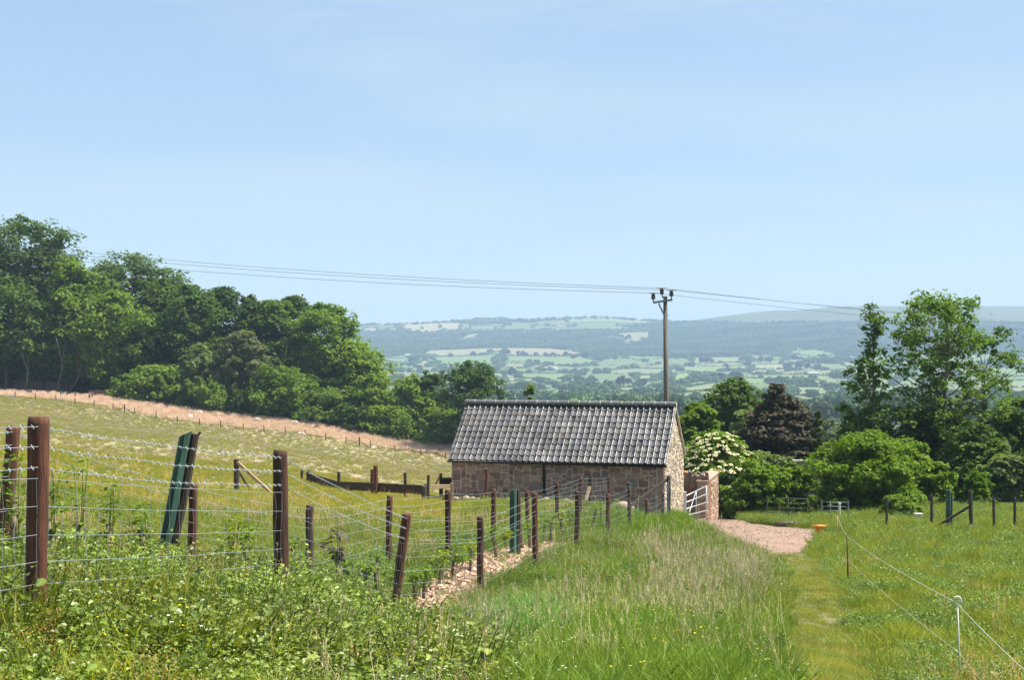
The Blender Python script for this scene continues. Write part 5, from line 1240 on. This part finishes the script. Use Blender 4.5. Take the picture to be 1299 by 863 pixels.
# green gate, hurdles, bucket, trough, odds
def bargate(name, lab, cat, a0, a1, d0, d1, top0, top1, nb, ups, mat, r=.016, h=1.15):
    A_, B_ = W(a0, top0, d0), W(a1, top1, d1); e = empty(name, (A_.x, A_.y, A_.z-h)); tag(e, lab, cat)
    dn = Vector((0, 0, -h)); m = MB()
    for k in range(nb): f = k/(nb-1); m.tube([A_+dn*f, B_+dn*f], r, 6)
    for u in ups: m.tube([A_.lerp(B_, u), A_.lerp(B_, u)+dn], r*1.15, 6)
    m.build('gate_frame', M[mat], e, True)
    for q, s in ((A_, -1), (B_, 1)):
        m = MB(); m.tube([q+dn*1.25, q+Vector((0, 0, .08))], .035, 8); m.build('gate_post', M[mat], e)
bargate('field_gate', 'dark green metal field gate at the far side of the gravel yard', 'gate', 973, 1027, 71, 71.5, 632, 633.5, 6, (0, .5, 1), 'greengate')
bargate('sheep_hurdle', 'grey metal hurdle below the big round shrub', 'hurdle', 1042, 1076, 69, 69.5, 637, 638, 5, (0, .33, .66, 1), 'steel', .014, .8)
p = hit(1040, 679); m = MB()
pr = [(.0, .17), (.02, .18), (.30, .205), (.32, .225), (.335, .225), (.325, .195), (.06, .16), (.05, .02)]
m.tube([p+Vector((0, 0, h+.02)) for h, _ in pr], [k for _, k in pr], 18)
e = empty('bucket', p); tag(e, 'bright orange plastic tub at the edge of the gravel', 'bucket'); m.build('tub', M['orange'], e, True)
for s in (-1, 1):
    m = MB(); c = p+Vector((s*.215, 0, .32)); m.tube([c+Vector((0, -.08, 0)), c+Vector((s*.05, -.05, .05)), c+Vector((s*.05, .05, .05)), c+Vector((0, .08, 0))], .016, 6); m.build('handle', M['orange'], e, True)
p = hit(1002, 669); z = p.z
m = MB(); m.tube([(p.x-.55, p.y, z+.10), (p.x, p.y+.03, z+.13), (p.x+.6, p.y+.05, z+.09)], [.10, .12, .09], 9, jit=.2); m.tube([(p.x+.1, p.y, z+.15), (p.x+.35, p.y-.1, z+.28)], [.04, .02], 5)
tag(m.build('fallen_log', M['bark'], None, True), 'dark log lying at the edge of the gravel before the green gate', 'log')
p = W(1165, 652, 63); z = g1(p.x, 63)
m = MB(); m.box((p.x, 63, z+.16), (.28, .24, .30), bev=.04); m.box((p.x, 63, z+.325), (.33, .29, .04), bev=.015)
tag(m.build('feeder', M['white']), 'low white feed box standing before the bramble on the right', 'feed box')
p = W(1065, 648, 66); z = g1(p.x, 66)
m = MB(); m.tube([(p.x, 66, z-.1), (p.x, 66, z+.75)], .05, 8); m.tube([(p.x, 66, z+.72), (p.x, 66, z+.80)], .065, 8)
tag(m.build('marker_post', M['white']), 'short white marker post in front of the metal hurdle', 'post')
p = W(1010, 583, 95); z = W(0, 590, 95).z
e = empty('stone_wall', (p.x, 95, z-1.5)); tag(e, 'grey garden wall glimpsed below the copper tree', 'wall')
m = MB(); m.box((p.x+.4, 95, z-.9), (3.6, .4, 2.2), bev=.03); m.build('wall', M['coping'], e); m = MB(); m.box((p.x+.4, 95, z+.25), (3.7, .5, .10), bev=.02); m.build('coping', M['mortar'], e)
# rusty iron stake by the shrub
p = W(1124, 645, 64); z = g1(p.x, 64)
# electric fence
s1_, s2, s3 = hit(1062.5, 688), hit(1076, 741), W(1219, 0, 15.0)
s3.z = g1(s3.x, 15)
e = empty('electric_fence', s2); tag(e, 'electric fence of one white cord on three thin stakes across the right meadow', 'fence')
t1, t2, t3 = W(1062, 655, s1_.y), W(1074.5, 679, s2.y), W(1214.5, 766, 15.0)
for nm, b_, t_, r_, mt, lab in (('stake', s1_, t1, .016, 'orange', 'orange stake'), ('stake', s2, t2, .016, 'rust', 'rusty stake'), ('stake', s3, t3, .0085, 'white', 'white plastic stake with a looped top')):
    m = MB(); m.tube([b_-Vector((0, 0, .1)), b_.lerp(t_, .5), t_], r_, 8)
    if mt == 'white':
        c = t_+Vector((0, 0, .0)); m.tube([c+Vector((.035*math.sin(a), 0, -.035*math.cos(a)+.03)) for a in np.linspace(.3, 5.6, 14)], .010, 6); m.box(b_+Vector((.03, 0, .12)), (.09, .02, .015), bev=.003)
    if mt == 'rust':
        for f in (.35, .75): q = b_.lerp(t_, f); m.tube([q, q+Vector((.04, -.01, .02))], .006, 5)
    o = m.build(nm, M[mt], e, True); o['label'] = lab
t4 = W(1420, 950, 8.0)
def cord(P, r, nm):
    m = MB(); Q = []
    for a, b in zip(P[:-1], P[1:]):
        for k in range(14): f = k/14; Q.append(a.lerp(b, f)+Vector((0, 0, -.05*4*f*(1-f))))
    Q.append(P[-1]); m.tube(Q, r, 5); m.build(nm, M['rope'], e, True)
cord([t1, t2+Vector((0, 0, -.03)), t3, t4], .0024, 'cord')
cord([t2.lerp(s2, .5), t3.lerp(s3, .52), W(1390, 1010, 8.2)], .0016, 'lower_wire')
# broken stick and pale stone by the leaning stake
p = hit(537, 808); m = MB(); m.tube([p, p+Vector((.01, 0, .15)), p+Vector((.025, 0, .36))], [.016, .015, .008], 6)
tag(m.build('broken_stick', M['cane']), 'pale splintered stick standing below the leaning stake', 'stick')
p = hit(573, 836); m = MB()
for k, (dx, s) in enumerate(((0, .07), (.08, .05))): m.box(p+Vector((dx, -.02*k, .20)), (s*1.6, s, s*.8), Matrix.Rotation(.5+k, 3, 'Z'), bev=.018)
tag(m.build('broken_stone', M['boulder']), 'pinkish broken stone lying among the weeds at the front', 'stone')

# ------------------------------------------------------------------ haze, light, camera
m, nt, out = nodes('air_haze'); v = N(nt, 'ShaderNodeVolumePrincipled'); v.inputs['Color'].default_value = (.56, .76, .97, 1); v.inputs['Density'].default_value = 1.55e-4; v.inputs['Anisotropy'].default_value = 0.0
nt.links.new(v.outputs[0], out.inputs['Volume'])
zl = min(float(ZF.min()), float(ZZ.min()))-1.5; zh = max(float(ZF.max())+22, 30)
hb = MB(); hb.box((0, 3740, (zl+zh)/2), (7400, 7600, zh-zl)); h = hb.build('haze', m); tag(h, 'pale summer haze filling the valley', 'haze', kind='stuff')
w = bpy.data.worlds.new('World'); sc.world = w; w.use_nodes = True; nt = w.node_tree; nt.nodes.clear()
out = nt.nodes.new('ShaderNodeOutputWorld'); bg = nt.nodes.new('ShaderNodeBackground'); sky = nt.nodes.new('ShaderNodeTexSky'); sky.sky_type = 'NISHITA'; sky.sun_disc = False
sky.sun_elevation = SUN_EL; sky.sun_rotation = SUN_AZ; sky.air_density = 1.0; sky.dust_density = .2; sky.ozone_density = 3.2; sky.altitude = 100
bg.inputs[1].default_value = .08
tcw = N(nt, 'ShaderNodeTexCoord'); mpw = N(nt, 'ShaderNodeMapping'); mpw.inputs['Rotation'].default_value = (0, math.radians(24), 0); mpw.inputs['Scale'].default_value = (1.3, 1.3, 7)
nt.links.new(tcw.outputs['Generated'], mpw.inputs[0]); nw_ = N(nt, 'ShaderNodeTexNoise'); nw_.inputs['Scale'].default_value = 2.2; nw_.inputs['Detail'].default_value = 6; nw_.inputs['Distortion'].default_value = .6; nt.links.new(mpw.outputs[0], nw_.inputs['Vector'])
rw = ramp(nt, nw_.outputs[0], [(.42, (0, 0, 0)), (.70, (.55, .55, .55))]); mw = N(nt, 'ShaderNodeMix', data_type='RGBA'); nt.links.new(sky.outputs[0], mw.inputs[6]); mw.inputs[7].default_value = (2.7, 3.75, 5.1, 1)
mw.inputs[0].default_value = .58
mw2 = N(nt, 'ShaderNodeMix', data_type='RGBA'); nt.links.new(rw.outputs[0], mw2.inputs[0]); nt.links.new(mw.outputs[2], mw2.inputs[6]); mw2.inputs[7].default_value = (3.9, 4.75, 5.4, 1)
nt.links.new(mw2.outputs[2], bg.inputs[0]); nt.links.new(bg.outputs[0], out.inputs[0])
ld = bpy.data.lights.new('sun', 'SUN'); ld.energy = 5.0; ld.angle = math.radians(.53); ld.color = (1, .955, .88)
lo = bpy.data.objects.new('sun', ld); COL.objects.link(lo)
sv = Vector((math.sin(SUN_AZ)*math.cos(SUN_EL), math.cos(SUN_AZ)*math.cos(SUN_EL), math.sin(SUN_EL)))
lo.rotation_euler = sv.to_track_quat('Z', 'Y').to_euler(); lo.location = (30, 10, 60)
cd = bpy.data.cameras.new('camera'); cam = bpy.data.objects.new('camera', cd); COL.objects.link(cam); sc.camera = cam
cam.location = (0, 0, 0); cam.rotation_euler = (math.pi/2, 0, 0); cd.sensor_width = 36; cd.sensor_fit = 'HORIZONTAL'; cd.lens = 36*F/1299; cd.clip_end = 20000; cd.clip_start = .05
sc.view_settings.view_transform = 'Standard'; sc.view_settings.look = 'None'; sc.view_settings.exposure = 1.08; sc.view_settings.gamma = 1; sc.view_settings.use_curve_mapping = False
sc.cycles.max_bounces = 6; sc.cycles.diffuse_bounces = 3; sc.cycles.transmission_bounces = 4; sc.cycles.volume_bounces = 0; sc.cycles.use_denoising = True
